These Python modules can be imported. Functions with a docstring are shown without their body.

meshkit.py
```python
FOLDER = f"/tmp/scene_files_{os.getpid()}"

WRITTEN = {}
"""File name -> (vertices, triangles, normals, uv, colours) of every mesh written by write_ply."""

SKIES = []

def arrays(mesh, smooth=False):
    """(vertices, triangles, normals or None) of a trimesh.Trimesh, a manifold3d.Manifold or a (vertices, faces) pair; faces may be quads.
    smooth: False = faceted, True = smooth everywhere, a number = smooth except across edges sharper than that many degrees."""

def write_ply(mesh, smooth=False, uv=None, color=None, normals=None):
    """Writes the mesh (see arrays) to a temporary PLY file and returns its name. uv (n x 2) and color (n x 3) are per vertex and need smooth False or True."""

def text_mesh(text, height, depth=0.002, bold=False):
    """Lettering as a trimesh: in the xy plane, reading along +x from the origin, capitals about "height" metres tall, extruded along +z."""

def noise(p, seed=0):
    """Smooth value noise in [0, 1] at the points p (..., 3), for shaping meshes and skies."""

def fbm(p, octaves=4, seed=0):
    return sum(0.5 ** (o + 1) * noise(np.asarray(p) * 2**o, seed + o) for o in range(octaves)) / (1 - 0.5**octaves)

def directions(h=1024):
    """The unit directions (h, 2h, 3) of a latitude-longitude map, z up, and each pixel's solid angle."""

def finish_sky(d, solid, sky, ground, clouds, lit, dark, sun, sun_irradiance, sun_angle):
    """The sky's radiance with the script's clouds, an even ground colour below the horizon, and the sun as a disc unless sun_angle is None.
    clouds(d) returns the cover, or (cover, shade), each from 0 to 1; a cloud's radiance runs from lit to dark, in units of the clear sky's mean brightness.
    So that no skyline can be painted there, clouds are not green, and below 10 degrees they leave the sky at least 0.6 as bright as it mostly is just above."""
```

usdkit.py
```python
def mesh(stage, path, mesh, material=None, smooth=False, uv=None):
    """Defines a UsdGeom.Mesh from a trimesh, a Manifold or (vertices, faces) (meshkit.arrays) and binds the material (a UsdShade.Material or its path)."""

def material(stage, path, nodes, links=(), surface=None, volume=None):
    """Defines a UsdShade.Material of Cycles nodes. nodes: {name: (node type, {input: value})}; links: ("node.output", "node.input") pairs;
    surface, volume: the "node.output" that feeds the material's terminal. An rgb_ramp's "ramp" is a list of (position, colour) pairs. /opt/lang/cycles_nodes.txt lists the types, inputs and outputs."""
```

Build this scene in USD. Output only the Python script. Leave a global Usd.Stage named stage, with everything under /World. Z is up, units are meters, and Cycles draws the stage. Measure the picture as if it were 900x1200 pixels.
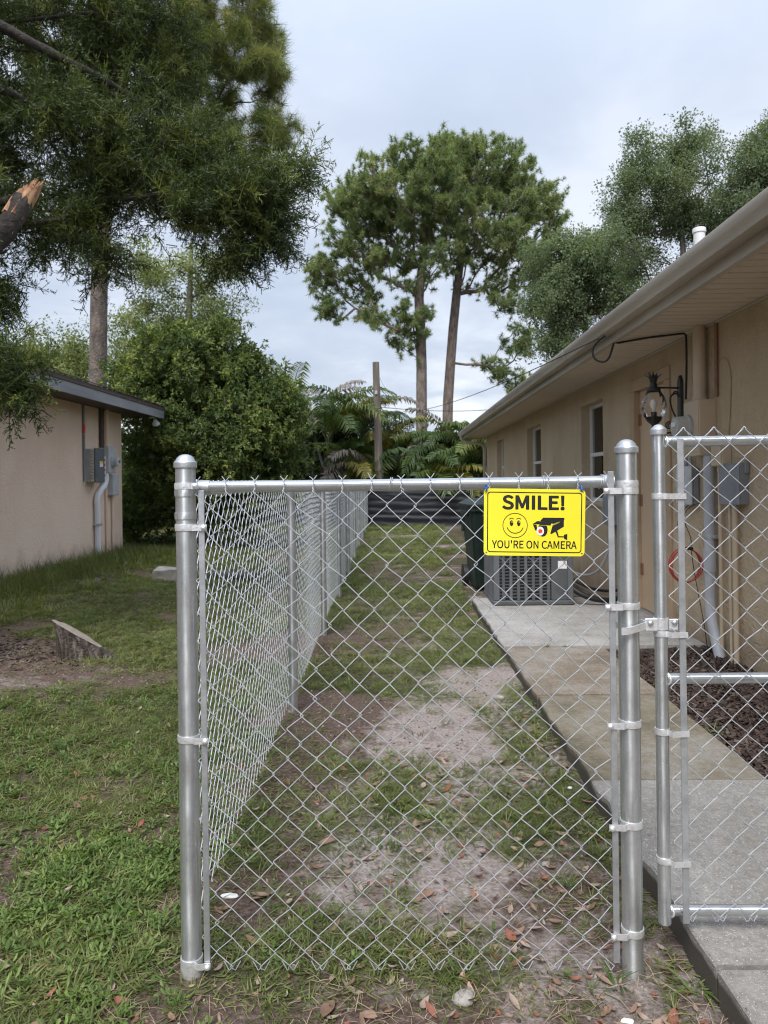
import math, random, glob
import numpy as np, trimesh, shapely
from shapely import affinity
from shapely.geometry import Polygon, Point, LineString, box as sbox
from shapely.ops import unary_union
import usdkit, meshkit
from pxr import Usd, UsdGeom, UsdLux, UsdShade, Sdf, Gf, Vt

random.seed(7)
PI = math.pi
stage = Usd.Stage.CreateInMemory()
UsdGeom.SetStageUpAxis(stage, 'Z'); UsdGeom.SetStageMetersPerUnit(stage, 1.0)
UsdGeom.Xform.Define(stage, '/World')
UsdGeom.Scope.Define(stage, '/World/Looks')

# ------------------------------------------------------------------ camera
EYE = np.array([0.0, 0.0, 1.237]); YAW = 1.02; ROLL = -0.75; FPX = 840.0; HOR = 565.0
cam = UsdGeom.Camera.Define(stage, '/World/camera')
cam.AddTranslateOp().Set(Gf.Vec3d(*EYE))
cam.AddRotateZOp().Set(YAW); cam.AddRotateXOp().Set(90.0)
cam.AddRotateZOp(UsdGeom.XformOp.PrecisionFloat, 'roll').Set(ROLL)
AP = 7.35
cam.CreateFocalLengthAttr(AP * FPX / 900); cam.CreateHorizontalApertureAttr(AP)
cam.CreateVerticalApertureAttr(AP * 4 / 3)
cam.CreateVerticalApertureOffsetAttr(-(600 - HOR) / 900 * AP)
cam.CreateFStopAttr(2.0); cam.CreateFocusDistanceAttr(2.1)
cam.CreateExposureAttr(1.30)

# ------------------------------------------------------------------ sky and sun (overcast)
SUN = np.array([-0.14, -0.60, 0.78]); SUN /= np.linalg.norm(SUN)
usdkit.material(stage, '/World/Looks/sky_look', {
    'sky': ('sky_texture', {'sky_type': 'single_scattering', 'sun_disc': False, 'sun_elevation': math.asin(SUN[2]), 'sun_rotation': math.atan2(SUN[0], SUN[1]), 'aerosol_density': 2.0}),
    'co': ('texture_coordinate', {}),
    'sep': ('separate_xyz', {}),
    'zc': ('math', {'math_type': 'maximum', 'value2': 0.0}),
    'zb': ('math', {'math_type': 'add', 'value2': 0.22}),
    'dx': ('math', {'math_type': 'divide'}), 'dy': ('math', {'math_type': 'divide'}),
    'pl': ('combine_xyz', {'z': 3.7}),
    'n1': ('noise_texture', {'scale': 1.05, 'detail': 5.0, 'roughness': 0.52, 'distortion': 0.25}),
    'n2': ('noise_texture', {'scale': 3.2, 'detail': 6.0, 'roughness': 0.55, 'distortion': 0.3}),
    'mx': ('mix', {'mix_type': 'mix', 'fac': 0.35}),
    'ramp': ('rgb_ramp', {'ramp': [(0.0, (3.0, 3.5, 4.3)), (0.40, (3.5, 4.0, 4.85)), (0.48, (4.2, 4.65, 5.4)), (0.54, (5.4, 5.75, 6.3)), (0.60, (6.6, 6.8, 7.1)), (1.0, (7.4, 7.45, 7.5))]}),
    'hz': ('map_range', {'from_min': 0.0, 'from_max': 0.60, 'to_min': 1.0, 'to_max': 0.15, 'clamp': True}),
    'up': ('mix', {'mix_type': 'mix', 'color1': (4.2, 4.8, 5.95)}),
    'cl': ('mix', {'mix_type': 'mix', 'fac': 0.93}),
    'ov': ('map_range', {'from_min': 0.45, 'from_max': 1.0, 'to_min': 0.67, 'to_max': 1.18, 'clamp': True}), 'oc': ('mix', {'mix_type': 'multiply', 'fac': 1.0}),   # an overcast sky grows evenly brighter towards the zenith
    'bg': ('background_shader', {'strength': 0.1}),
}, [('co.generated', 'sep.vector'), ('sep.z', 'zc.value1'), ('zc.value', 'zb.value1'), ('sep.x', 'dx.value1'), ('zb.value', 'dx.value2'), ('sep.y', 'dy.value1'), ('zb.value', 'dy.value2'),
    ('dx.value', 'pl.x'), ('dy.value', 'pl.y'), ('pl.vector', 'n1.vector'), ('pl.vector', 'n2.vector'), ('n1.fac', 'mx.color1'), ('n2.fac', 'mx.color2'), ('mx.color', 'ramp.fac'),
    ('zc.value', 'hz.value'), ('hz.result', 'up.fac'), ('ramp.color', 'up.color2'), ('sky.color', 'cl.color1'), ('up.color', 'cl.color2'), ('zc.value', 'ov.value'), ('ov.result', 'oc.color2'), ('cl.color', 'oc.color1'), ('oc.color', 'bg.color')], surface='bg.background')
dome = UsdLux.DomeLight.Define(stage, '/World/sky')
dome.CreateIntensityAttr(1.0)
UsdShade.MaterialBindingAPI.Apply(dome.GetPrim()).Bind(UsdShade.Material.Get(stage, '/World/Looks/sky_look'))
sun = UsdLux.DistantLight.Define(stage, '/World/sun')
sun.CreateIntensityAttr(0.40); sun.CreateAngleAttr(24.0); sun.CreateColorAttr(Gf.Vec3f(1.0, 0.97, 0.93)); sun.CreateNormalizeAttr(True)
zax = SUN; xax = np.cross([0, 0, 1.0], zax); xax /= np.linalg.norm(xax); yax = np.cross(zax, xax)
sun.AddTransformOp().Set(Gf.Matrix4d(*xax, 0, *yax, 0, *zax, 0, 0, 0, 30, 1))

# ------------------------------------------------------------------ helpers
_y, _r = math.radians(YAW), math.radians(ROLL)
_R = np.array([[math.cos(_y), -math.sin(_y), 0], [math.sin(_y), math.cos(_y), 0], [0, 0, 1]]) @ np.array([[1, 0, 0], [0, 0, -1], [0, 1, 0]]) @ np.array([[math.cos(_r), -math.sin(_r), 0], [math.sin(_r), math.cos(_r), 0], [0, 0, 1]])
def at(px, py, Y):
    """The world point at distance Y seen at a point of the photograph (used to measure sizes and places)."""
    d = _R @ np.array([px - 450.0, -(py - HOR), -FPX])
    return EYE + d * (Y / d[1])
def atx(px, py, X):
    d = _R @ np.array([px - 450.0, -(py - HOR), -FPX])
    return EYE + d * (X / d[0])

_names = {}
def numbered(parent, name):
    k = _names.get((parent, name), 0); _names[(parent, name)] = k + 1
    return f'{parent}/{name}' if k == 0 else f'{parent}/{name}_{k:03d}'
def pathof(p):
    return '/World' if p is None else str(p.GetPath())
def tag(p, label=None, cat=None, group=None, kind=None):
    for k, v in (('label', label), ('category', cat), ('group', group), ('kind', kind)):
        if v: p.SetCustomDataByKey(k, v)
    return p
def thing(name, label, cat, loc=(0, 0, 0), rz=0, group=None, kind=None, parent=None):
    x = UsdGeom.Xform.Define(stage, numbered('/World', name))
    x.AddTranslateOp().Set(Gf.Vec3d(*map(float, loc)))
    if rz: x.AddRotateZOp().Set(float(rz))
    return tag(x.GetPrim(), label, cat, group, kind)
def L(m):
    return UsdShade.Material.Get(stage, '/World/Looks/' + m)

class MB:
    """Collects shapes; build() makes them one mesh."""
    def __init__(s): s.v, s.f, s.n = [], [], 0
    def add(s, v, f):
        v = np.asarray(v, float); f = np.asarray(f, int)
        if f.shape[1] == 4: f = np.vstack([f[:, [0, 1, 2]], f[:, [0, 2, 3]]])
        s.v.append(v); s.f.append(f + s.n); s.n += len(v); return s
    def tm(s, m): return s.add(m.vertices, m.faces)
    def box(s, lo, hi, ch=0.0):
        lo, hi = np.minimum(lo, hi).astype(float), np.maximum(lo, hi).astype(float)
        if ch > 0:
            ch = min(ch, *(0.45 * (hi - lo)))
            pts = []
            for k in range(3):
                a = lo + ch; b = hi - ch; a[k], b[k] = lo[k], hi[k]
                pts += [[(a, b)[i][0], (a, b)[j][1], (a, b)[l][2]] for i in (0, 1) for j in (0, 1) for l in (0, 1)]
            return s.tm(trimesh.convex.convex_hull(np.array(pts)))
        m = trimesh.creation.box(bounds=[lo, hi]); return s.tm(m)
    def tube(s, pts, r, sides=8, caps=True):
        v, f = tube(pts, r, sides, caps); return s.add(v, f)
    def lathe(s, prof, c=(0, 0, 0), seg=24):
        v, f = lathe(prof, seg); return s.add(v + np.asarray(c, float), f)
    def hull(s, pts): return s.tm(trimesh.convex.convex_hull(np.asarray(pts, float)))
    def move(s, M=None, t=None):
        s.v = [(v @ np.asarray(M).T if M is not None else v) + (np.asarray(t, float) if t is not None else 0) for v in s.v]; return s
    def arrays(s): return np.vstack(s.v), np.vstack(s.f)
    def build(s, name, mat, parent=None, smooth=35, **k):
        v, f = s.arrays()
        path = numbered(pathof(parent), name)
        m = usdkit.mesh(stage, path, (v, f), L(mat), smooth=smooth)
        return tag(m.GetPrim(), **k)

def tube(pts, r, sides=8, caps=True):
    p = np.asarray(pts, float); n = len(p)
    t = np.gradient(p, axis=0); t /= np.linalg.norm(t, axis=1, keepdims=True) + 1e-12
    mt = np.abs(t).mean(0); ref = np.eye(3)[np.argmin(mt)]
    a = np.cross(t, ref); a /= np.linalg.norm(a, axis=1, keepdims=True) + 1e-9
    b = np.cross(t, a); ang = np.arange(sides) * 2 * PI / sides
    rr = np.broadcast_to(np.asarray(r, float), (n,))
    v = p[:, None] + rr[:, None, None] * (np.cos(ang)[None, :, None] * a[:, None] + np.sin(ang)[None, :, None] * b[:, None])
    i, j = np.meshgrid(np.arange(n - 1), np.arange(sides), indexing='ij')
    q = np.stack([i * sides + j, i * sides + (j + 1) % sides, (i + 1) * sides + (j + 1) % sides, (i + 1) * sides + j], -1).reshape(-1, 4)
    v = v.reshape(-1, 3); f = np.vstack([q[:, [0, 1, 2]], q[:, [0, 2, 3]]])
    if caps:
        v = np.vstack([v, p[:1], p[-1:]]); k = np.arange(sides)
        f = np.vstack([f, np.stack([np.full(sides, n * sides), (k + 1) % sides, k], 1), np.stack([np.full(sides, n * sides + 1), (n - 1) * sides + k, (n - 1) * sides + (k + 1) % sides], 1)])
    return v, f
def lathe(prof, seg=24):
    p = np.asarray(prof, float); n = len(p); ang = np.arange(seg) * 2 * PI / seg
    v = np.stack([p[:, 0, None] * np.cos(ang), p[:, 0, None] * np.sin(ang), np.repeat(p[:, 1, None], seg, 1)], -1).reshape(-1, 3)
    i, j = np.meshgrid(np.arange(n - 1), np.arange(seg), indexing='ij')
    q = np.stack([i * seg + j, i * seg + (j + 1) % seg, (i + 1) * seg + (j + 1) % seg, (i + 1) * seg + j], -1).reshape(-1, 4)
    return v, np.vstack([q[:, [0, 1, 2]], q[:, [0, 2, 3]]])
def spline(pts, n=24):
    p = np.asarray(pts, float); d = np.r_[0, np.cumsum(np.linalg.norm(np.diff(p, axis=0), axis=1) + 1e-9)]
    from scipy.interpolate import CubicSpline
    return CubicSpline(d, p)(np.linspace(0, d[-1], n)) if len(p) > 2 else p[0] + np.linspace(0, 1, n)[:, None] * (p[1] - p[0])
def sphere(c, r, sub=2):
    m = trimesh.creation.icosphere(sub, r); m.apply_translation(c); return m
def strip(path, w, t, up=(0, 0, 1)):
    """A flat bar following a path, w along up, t thick."""
    p = np.asarray(path, float); tt = np.gradient(p, axis=0); tt /= np.linalg.norm(tt, axis=1, keepdims=True)
    u = np.asarray(up, float); nrm = np.cross(tt, u); nrm /= np.linalg.norm(nrm, axis=1, keepdims=True)
    v = np.stack([p + nrm * t / 2 - u * w / 2, p + nrm * t / 2 + u * w / 2, p - nrm * t / 2 + u * w / 2, p - nrm * t / 2 - u * w / 2], 1)
    n = len(p); f = []
    for i in range(n - 1):
        for j in range(4):
            f.append([4 * i + j, 4 * i + (j + 1) % 4, 4 * i + 4 + (j + 1) % 4, 4 * i + 4 + j])
    f += [[3, 2, 1, 0], [4 * n - 4, 4 * n - 3, 4 * n - 2, 4 * n - 1]]
    return v.reshape(-1, 3), np.array(f)
def extr(poly, d):
    geoms = getattr(poly, 'geoms', [poly])
    return trimesh.util.concatenate([trimesh.creation.extrude_polygon(g, d, engine='earcut') for g in geoms if g.area > 1e-10])
def quat_from(z, roll):
    """Quaternions (w,x,y,z) whose local z axis points along z."""
    z = z / (np.linalg.norm(z, axis=1, keepdims=True) + 1e-9); n = len(z)
    ref = np.where(np.abs(z[:, 2:]) < 0.95, [[0, 0, 1.0]], [[1.0, 0, 0]])
    x = np.cross(ref, z); x /= np.linalg.norm(x, axis=1, keepdims=True); y = np.cross(z, x)
    c, s_ = np.cos(roll)[:, None], np.sin(roll)[:, None]
    x, y = c * x + s_ * y, -s_ * x + c * y
    from scipy.spatial.transform import Rotation
    q = Rotation.from_matrix(np.stack([x, y, z], -1)).as_quat()
    return q[:, [3, 0, 1, 2]]
def instancer(path, protos, pos, quat, scale, idx):
    """A PointInstancer. protos: [(name, (v, f), material, smooth)]"""
    pi = UsdGeom.PointInstancer.Define(stage, path); tg = []
    for nm, vf, mat, sm in protos:
        usdkit.mesh(stage, f'{path}/{nm}', vf, L(mat), smooth=sm); tg.append(f'{path}/{nm}')
    pi.CreatePrototypesRel().SetTargets([Sdf.Path(t) for t in tg])
    pi.CreatePositionsAttr(Vt.Vec3fArray.FromNumpy(np.asarray(pos, np.float32)))
    q = np.asarray(quat, float)
    pi.CreateOrientationsAttr(Vt.QuathArray([Gf.Quath(float(a), float(b), float(c), float(d)) for a, b, c, d in q]))
    sc = np.asarray(scale, np.float32)
    if sc.ndim == 1: sc = np.repeat(sc[:, None], 3, 1)
    pi.CreateScalesAttr(Vt.Vec3fArray.FromNumpy(sc))
    pi.CreateProtoIndicesAttr(Vt.IntArray.FromNumpy(np.asarray(idx, np.int32)))
    return pi.GetPrim()

# ------------------------------------------------------------------ materials
def mat(name, c1, c2=None, rough=0.6, metal=0.0, scale=8.0, detail=6.0, bump=0.0, bscale=80.0, c3=None, stretch=None, spec=0.5, rvar=0.0, bdist=0.01, lo=0.35, hi=0.65, coords='pos', speck=None):
    nodes = {'p': ('principled_bsdf', {'roughness': rough, 'metallic': metal, 'specular_ior_level': spec}), 'g': ('geometry', {}), 'tc': ('texture_coordinate', {}), 'm': ('mapping', {'scale': stretch or (1, 1, 1)})}
    src = 'g.position' if coords == 'pos' else 'tc.object'
    links = [(src, 'm.vector')]
    if c2 is None:
        nodes['p'][1]['base_color'] = c1; col = None
    else:
        nodes['n'] = ('noise_texture', {'scale': scale, 'detail': detail, 'roughness': 0.6})
        r = [(0.0, c1), (lo, c1), (hi, c2), (1.0, c2)] if c3 is None else [(0.0, c1), (lo, c1), (0.5, c2), (hi, c3), (1.0, c3)]
        nodes['r'] = ('rgb_ramp', {'ramp': r})
        links += [('m.vector', 'n.vector'), ('n.fac', 'r.fac')]; col = 'r.color'
    if speck:
        sc, colr, th = speck
        nodes['sn'] = ('noise_texture', {'scale': sc, 'detail': 2.0}); nodes['sr'] = ('map_range', {'from_min': th, 'from_max': th + 0.08, 'clamp': True}); nodes['sm'] = ('mix', {'mix_type': 'mix', 'color2': colr})
        links += [(src, 'sn.vector'), ('sn.fac', 'sr.value'), ('sr.result', 'sm.fac')]
        if col: links.append((col, 'sm.color1'))
        else: nodes['sm'][1]['color1'] = c1
        col = 'sm.color'
    if col: links.append((col, 'p.base_color'))
    if rvar:
        nodes['rn'] = ('noise_texture', {'scale': scale * 3, 'detail': 3.0}); nodes['rr'] = ('map_range', {'from_min': 0.3, 'from_max': 0.7, 'to_min': rough - rvar, 'to_max': rough + rvar, 'clamp': True})
        links += [('m.vector', 'rn.vector'), ('rn.fac', 'rr.value'), ('rr.result', 'p.roughness')]
    if bump:
        nodes['bn'] = ('noise_texture', {'scale': bscale, 'detail': 5.0, 'roughness': 0.6}); nodes['b'] = ('bump', {'strength': bump, 'distance': bdist})
        links += [(src, 'bn.vector'), ('bn.fac', 'b.height'), ('b.normal', 'p.normal')]
    usdkit.material(stage, '/World/Looks/' + name, nodes, links, surface='p.BSDF')

def leafmat(name, c1, c2, c3=None, scale=0.9, trans=0.3, rough=0.55, fine=14.0):
    """Leaves: colour varies from clump to clump and from leaf to leaf, some light shines through."""
    c3 = c3 or c2
    usdkit.material(stage, '/World/Looks/' + name, {
        'g': ('geometry', {}), 'oi': ('object_info', {}),
        'n': ('noise_texture', {'scale': scale, 'detail': 3.0}), 'n2': ('noise_texture', {'scale': fine, 'detail': 2.0}),
        'a': ('math', {'math_type': 'multiply_add', 'value2': 0.45, 'value3': 0.0}), 'b': ('math', {'math_type': 'multiply_add', 'value2': 0.35}), 'c': ('math', {'math_type': 'multiply_add', 'value2': 0.25}),
        'r': ('rgb_ramp', {'ramp': [(0.0, c1), (0.36, c1), (0.55, c2), (0.72, c3), (1.0, c3)]}),
        'p': ('principled_bsdf', {'roughness': rough, 'specular_ior_level': 0.35}), 't': ('translucent_bsdf', {}),
        'tl': ('mix', {'mix_type': 'multiply', 'fac': 1.0, 'color2': (1.3, 1.25, 0.5)}),
        'mx': ('mix_closure', {'fac': trans}),
    }, [('g.position', 'n.vector'), ('g.position', 'n2.vector'), ('n.fac', 'a.value1'), ('n2.fac', 'b.value1'), ('a.value', 'b.value3'), ('oi.random', 'c.value1'), ('b.value', 'c.value3'), ('c.value', 'r.fac'),
        ('r.color', 'p.base_color'), ('r.color', 'tl.color1'), ('tl.color', 't.color'), ('p.BSDF', 'mx.closure1'), ('t.BSDF', 'mx.closure2')], surface='mx.closure')

for nm, ax, stv in (('galvanized', 'z', (1, 1, 0.10)), ('galvanized_rail', 'x', (0.10, 1, 1)), ('galvanized_run', 'y', (1, 0.10, 1))):
    usdkit.material(stage, '/World/Looks/' + nm, {
    'g': ('geometry', {}), 'm': ('mapping', {'scale': stv}), 'n': ('noise_texture', {'scale': 60.0, 'detail': 5.0, 'roughness': 0.6}), 'r': ('rgb_ramp', {'ramp': [(0.0, (0.40, 0.425, 0.43)), (0.4, (0.46, 0.485, 0.49)), (0.62, (0.60, 0.62, 0.625)), (1.0, (0.66, 0.68, 0.68))]}),
    'n2': ('noise_texture', {'scale': 240.0, 'detail': 3.0}), 'sp': ('map_range', {'from_min': 0.62, 'from_max': 0.74, 'clamp': True}), 'mx': ('mix', {'mix_type': 'mix', 'color2': (0.78, 0.79, 0.79)}),
    'n3': ('noise_texture', {'scale': 9.0, 'detail': 6.0}), 'rr': ('map_range', {'from_min': 0.3, 'from_max': 0.7, 'to_min': 0.24, 'to_max': 0.44, 'clamp': True}),
    't': ('tangent', {'direction_type': 'radial', 'axis': ax}), 'b': ('bump', {'strength': 0.05, 'distance': 0.01}),
    'p': ('principled_bsdf', {'metallic': 0.82, 'anisotropic': 0.85, 'anisotropic_rotation': 0.25}),
}, [('g.position', 'm.vector'), ('m.vector', 'n.vector'), ('n.fac', 'r.fac'), ('g.position', 'n2.vector'), ('n2.fac', 'sp.value'), ('sp.result', 'mx.fac'), ('r.color', 'mx.color1'), ('mx.color', 'p.base_color'), ('g.position', 'n3.vector'), ('n3.fac', 'rr.value'), ('rr.result', 'p.roughness'), ('t.tangent', 'p.tangent'), ('n.fac', 'b.height'), ('b.normal', 'p.normal')], surface='p.BSDF')
mat('cast_aluminium', (0.74, 0.75, 0.76), (0.86, 0.87, 0.88), rough=0.42, metal=0.7, scale=40, bump=0.15, bscale=150, rvar=0.1)
mat('zinc_wire', (0.40, 0.42, 0.445), (0.58, 0.60, 0.63), rough=0.48, metal=0.5, scale=60)
mat('zinc_bright', (0.58, 0.61, 0.65), (0.74, 0.77, 0.80), rough=0.45, metal=0.35, scale=60)
mat('dull_steel', (0.42, 0.44, 0.46), (0.56, 0.58, 0.60), rough=0.45, metal=0.75, scale=30, bump=0.1, bscale=120)
mat('sign_yellow', (0.84, 0.72, 0.02), (0.87, 0.77, 0.035), rough=0.34, scale=5, bump=0.02, bscale=20)
mat('sign_black', (0.012, 0.012, 0.012), rough=0.4)
mat('sign_red', (0.75, 0.06, 0.03), rough=0.4)
mat('sign_white', (0.8, 0.8, 0.74), rough=0.4)
mat('blue_tie', (0.03, 0.12, 0.45), rough=0.4)
for nm, c1, c2, tr, zb in (('stucco_tan', (0.555, 0.435, 0.29), (0.625, 0.505, 0.35), 1.0, 0.10), ('stucco_pink', (0.78, 0.59, 0.46), (0.83, 0.645, 0.51), 0.45, 0.17)):
    usdkit.material(stage, '/World/Looks/' + nm, {
        'g': ('geometry', {}), 'n': ('noise_texture', {'scale': 1.2, 'detail': 9.0, 'roughness': 0.65}), 'r': ('rgb_ramp', {'ramp': [(0.0, c1), (0.38, c1), (0.62, c2), (1.0, c2)]}),
        'ms': ('mapping', {'scale': (2.2, 2.2, 0.5)}), 'ns': ('noise_texture', {'scale': 1.6, 'detail': 6.0, 'roughness': 0.6}), 'rs': ('rgb_ramp', {'ramp': [(0.0, (0.80, 0.78, 0.76)), (0.36, (0.90, 0.89, 0.88)), (0.5, (1, 1, 1)), (1.0, (1.03, 1.03, 1.03))]}), 'm1': ('mix', {'mix_type': 'multiply', 'fac': 0.7 if nm == 'stucco_tan' else 0.22}),
        'z': ('separate_xyz', {}), 'nz': ('noise_texture', {'scale': 5.0, 'detail': 7.0}), 'za': ('math', {'math_type': 'multiply_add', 'value2': -0.55, 'value3': zb + 0.42}), 'zs': ('math', {'math_type': 'subtract'}), 'zr': ('map_range', {'from_min': -0.14, 'from_max': 0.14, 'to_min': 0.55, 'to_max': 0.0, 'clamp': True}), 'm2': ('mix', {'mix_type': 'mix', 'color2': (0.20, 0.155, 0.115)}),
        'b1': ('noise_texture', {'scale': 13.0, 'detail': 3.0, 'roughness': 0.5, 'distortion': 2.2}), 'b2': ('noise_texture', {'scale': 95.0, 'detail': 4.0, 'roughness': 0.65}), 'bs': ('math', {'math_type': 'multiply_add', 'value2': 1.6}), 'b': ('bump', {'strength': 0.7 * tr + 0.1, 'distance': 0.02}),
        'p': ('principled_bsdf', {'roughness': 0.9, 'specular_ior_level': 0.2}),
    }, [('g.position', 'n.vector'), ('n.fac', 'r.fac'), ('g.position', 'ms.vector'), ('ms.vector', 'ns.vector'), ('ns.fac', 'rs.fac'), ('r.color', 'm1.color1'), ('rs.color', 'm1.color2'), ('g.position', 'z.vector'), ('g.position', 'nz.vector'), ('nz.fac', 'za.value1'), ('z.z', 'zs.value1'), ('za.value', 'zs.value2'), ('zs.value', 'zr.value'), ('zr.result', 'm2.fac'), ('m1.color', 'm2.color1'), ('m2.color', 'p.base_color'),
        ('g.position', 'b1.vector'), ('g.position', 'b2.vector'), ('b1.fac', 'bs.value1'), ('b2.fac', 'bs.value3'), ('bs.value', 'b.height'), ('b.normal', 'p.normal')], surface='p.BSDF')
mat('tan_paint', (0.47, 0.37, 0.26), (0.53, 0.43, 0.31), rough=0.5, scale=3, bump=0.05, bscale=90)
mat('door_tan', (0.53, 0.385, 0.25), (0.57, 0.425, 0.285), rough=0.45, scale=2)
mat('trim_tan', (0.40, 0.285, 0.18), (0.46, 0.33, 0.21), rough=0.6, scale=6)
mat('gutter_cream', (0.36, 0.315, 0.26), (0.50, 0.45, 0.385), rough=0.45, scale=2.5, stretch=(1, 0.25, 3), bump=0.04)
mat('soffit_cream', (0.56, 0.475, 0.385), (0.62, 0.53, 0.435), rough=0.6, scale=1.5)
mat('shingle_brown', (0.06, 0.045, 0.04), (0.13, 0.10, 0.085), rough=0.95, scale=18, bump=0.5, bscale=120)
mat('shingle_grey', (0.12, 0.115, 0.11), (0.22, 0.21, 0.2), rough=0.95, scale=18, bump=0.5, bscale=120)
mat('fascia_grey', (0.20, 0.20, 0.215), (0.29, 0.29, 0.305), rough=0.5, scale=4, stretch=(1, 0.3, 2))
mat('brown_drip', (0.06, 0.042, 0.036), (0.09, 0.065, 0.055), rough=0.6, scale=5)
mat('white_frame', (0.72, 0.72, 0.70), rough=0.4)
mat('white_pvc', (0.74, 0.755, 0.78), (0.80, 0.81, 0.83), rough=0.4, scale=5)
mat('grey_pvc', (0.36, 0.375, 0.40), (0.44, 0.455, 0.48), rough=0.5, scale=8)
mat('grey_box', (0.19, 0.20, 0.215), (0.25, 0.26, 0.275), rough=0.45, scale=8, bump=0.03)
mat('light_grey_box', (0.44, 0.455, 0.465), (0.54, 0.555, 0.565), rough=0.5, scale=9, bump=0.05)
mat('meter_grey', (0.36, 0.36, 0.32), (0.44, 0.44, 0.4), rough=0.4, scale=10)
mat('dark_grey_box', (0.09, 0.10, 0.115), (0.13, 0.14, 0.15), rough=0.5, scale=10)
mat('beige_plastic', (0.52, 0.50, 0.40), (0.60, 0.58, 0.48), rough=0.5, scale=10)
mat('black_iron', (0.012, 0.012, 0.013), (0.025, 0.025, 0.026), rough=0.45, scale=60, bump=0.2)
mat('black_rubber', (0.012, 0.012, 0.012), rough=0.55)
mat('red_wire', (0.36, 0.05, 0.035), rough=0.45)
mat('copper_old', (0.20, 0.10, 0.06), (0.28, 0.15, 0.09), rough=0.6, scale=20)
mat('label_orange', (0.75, 0.38, 0.04), rough=0.5)
mat('label_white', (0.72, 0.72, 0.72), rough=0.5)
mat('label_red', (0.6, 0.06, 0.05), rough=0.5)
mat('label_yellow', (0.8, 0.6, 0.05), rough=0.5)
mat('ac_grey', (0.065, 0.068, 0.075), (0.09, 0.094, 0.10), rough=0.5, scale=6)
mat('ac_light', (0.09, 0.095, 0.104), (0.12, 0.125, 0.135), rough=0.5, scale=6)
mat('ac_dark', (0.035, 0.037, 0.042), rough=0.7)
mat('bin_green', (0.005, 0.013, 0.011), (0.009, 0.020, 0.017), rough=0.45, scale=10, bump=0.05)
mat('black_fabric', (0.008, 0.009, 0.014), (0.02, 0.022, 0.03), rough=0.6, scale=3, stretch=(1, 1, 6), bump=0.1)
mat('bark_pine', (0.10, 0.078, 0.066), (0.235, 0.19, 0.165), rough=0.95, scale=6, stretch=(1, 1, 0.35), bump=1.0, bscale=14, bdist=0.05)
mat('bark_near', (0.075, 0.06, 0.05), (0.19, 0.155, 0.13), rough=0.95, scale=9, stretch=(1, 1, 0.35), bump=1.0, bscale=20, bdist=0.04)
mat('bark_dark', (0.03, 0.025, 0.022), (0.075, 0.062, 0.055), rough=0.95, scale=9, stretch=(1, 1, 0.4), bump=1.0, bscale=18, bdist=0.03)
mat('bark_oak', (0.10, 0.09, 0.08), (0.2, 0.185, 0.165), rough=0.95, scale=9, stretch=(1, 1, 0.4), bump=1.0, bscale=18, bdist=0.03)
mat('wood_raw', (0.26, 0.12, 0.06), (0.50, 0.30, 0.17), rough=0.8, scale=22, stretch=(1, 1, 0.15), bump=0.4, bscale=60)
mat('pole_wood', (0.10, 0.08, 0.066), (0.21, 0.175, 0.145), rough=0.9, scale=12, stretch=(1, 1, 0.1), bump=0.4, bscale=40)
mat('stump_bark', (0.035, 0.026, 0.022), (0.085, 0.066, 0.056), rough=0.95, scale=30, c3=(0.24, 0.21, 0.18), bump=1.0, bscale=50, bdist=0.03, coords='obj', stretch=(1, 1, 0.15))
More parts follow.
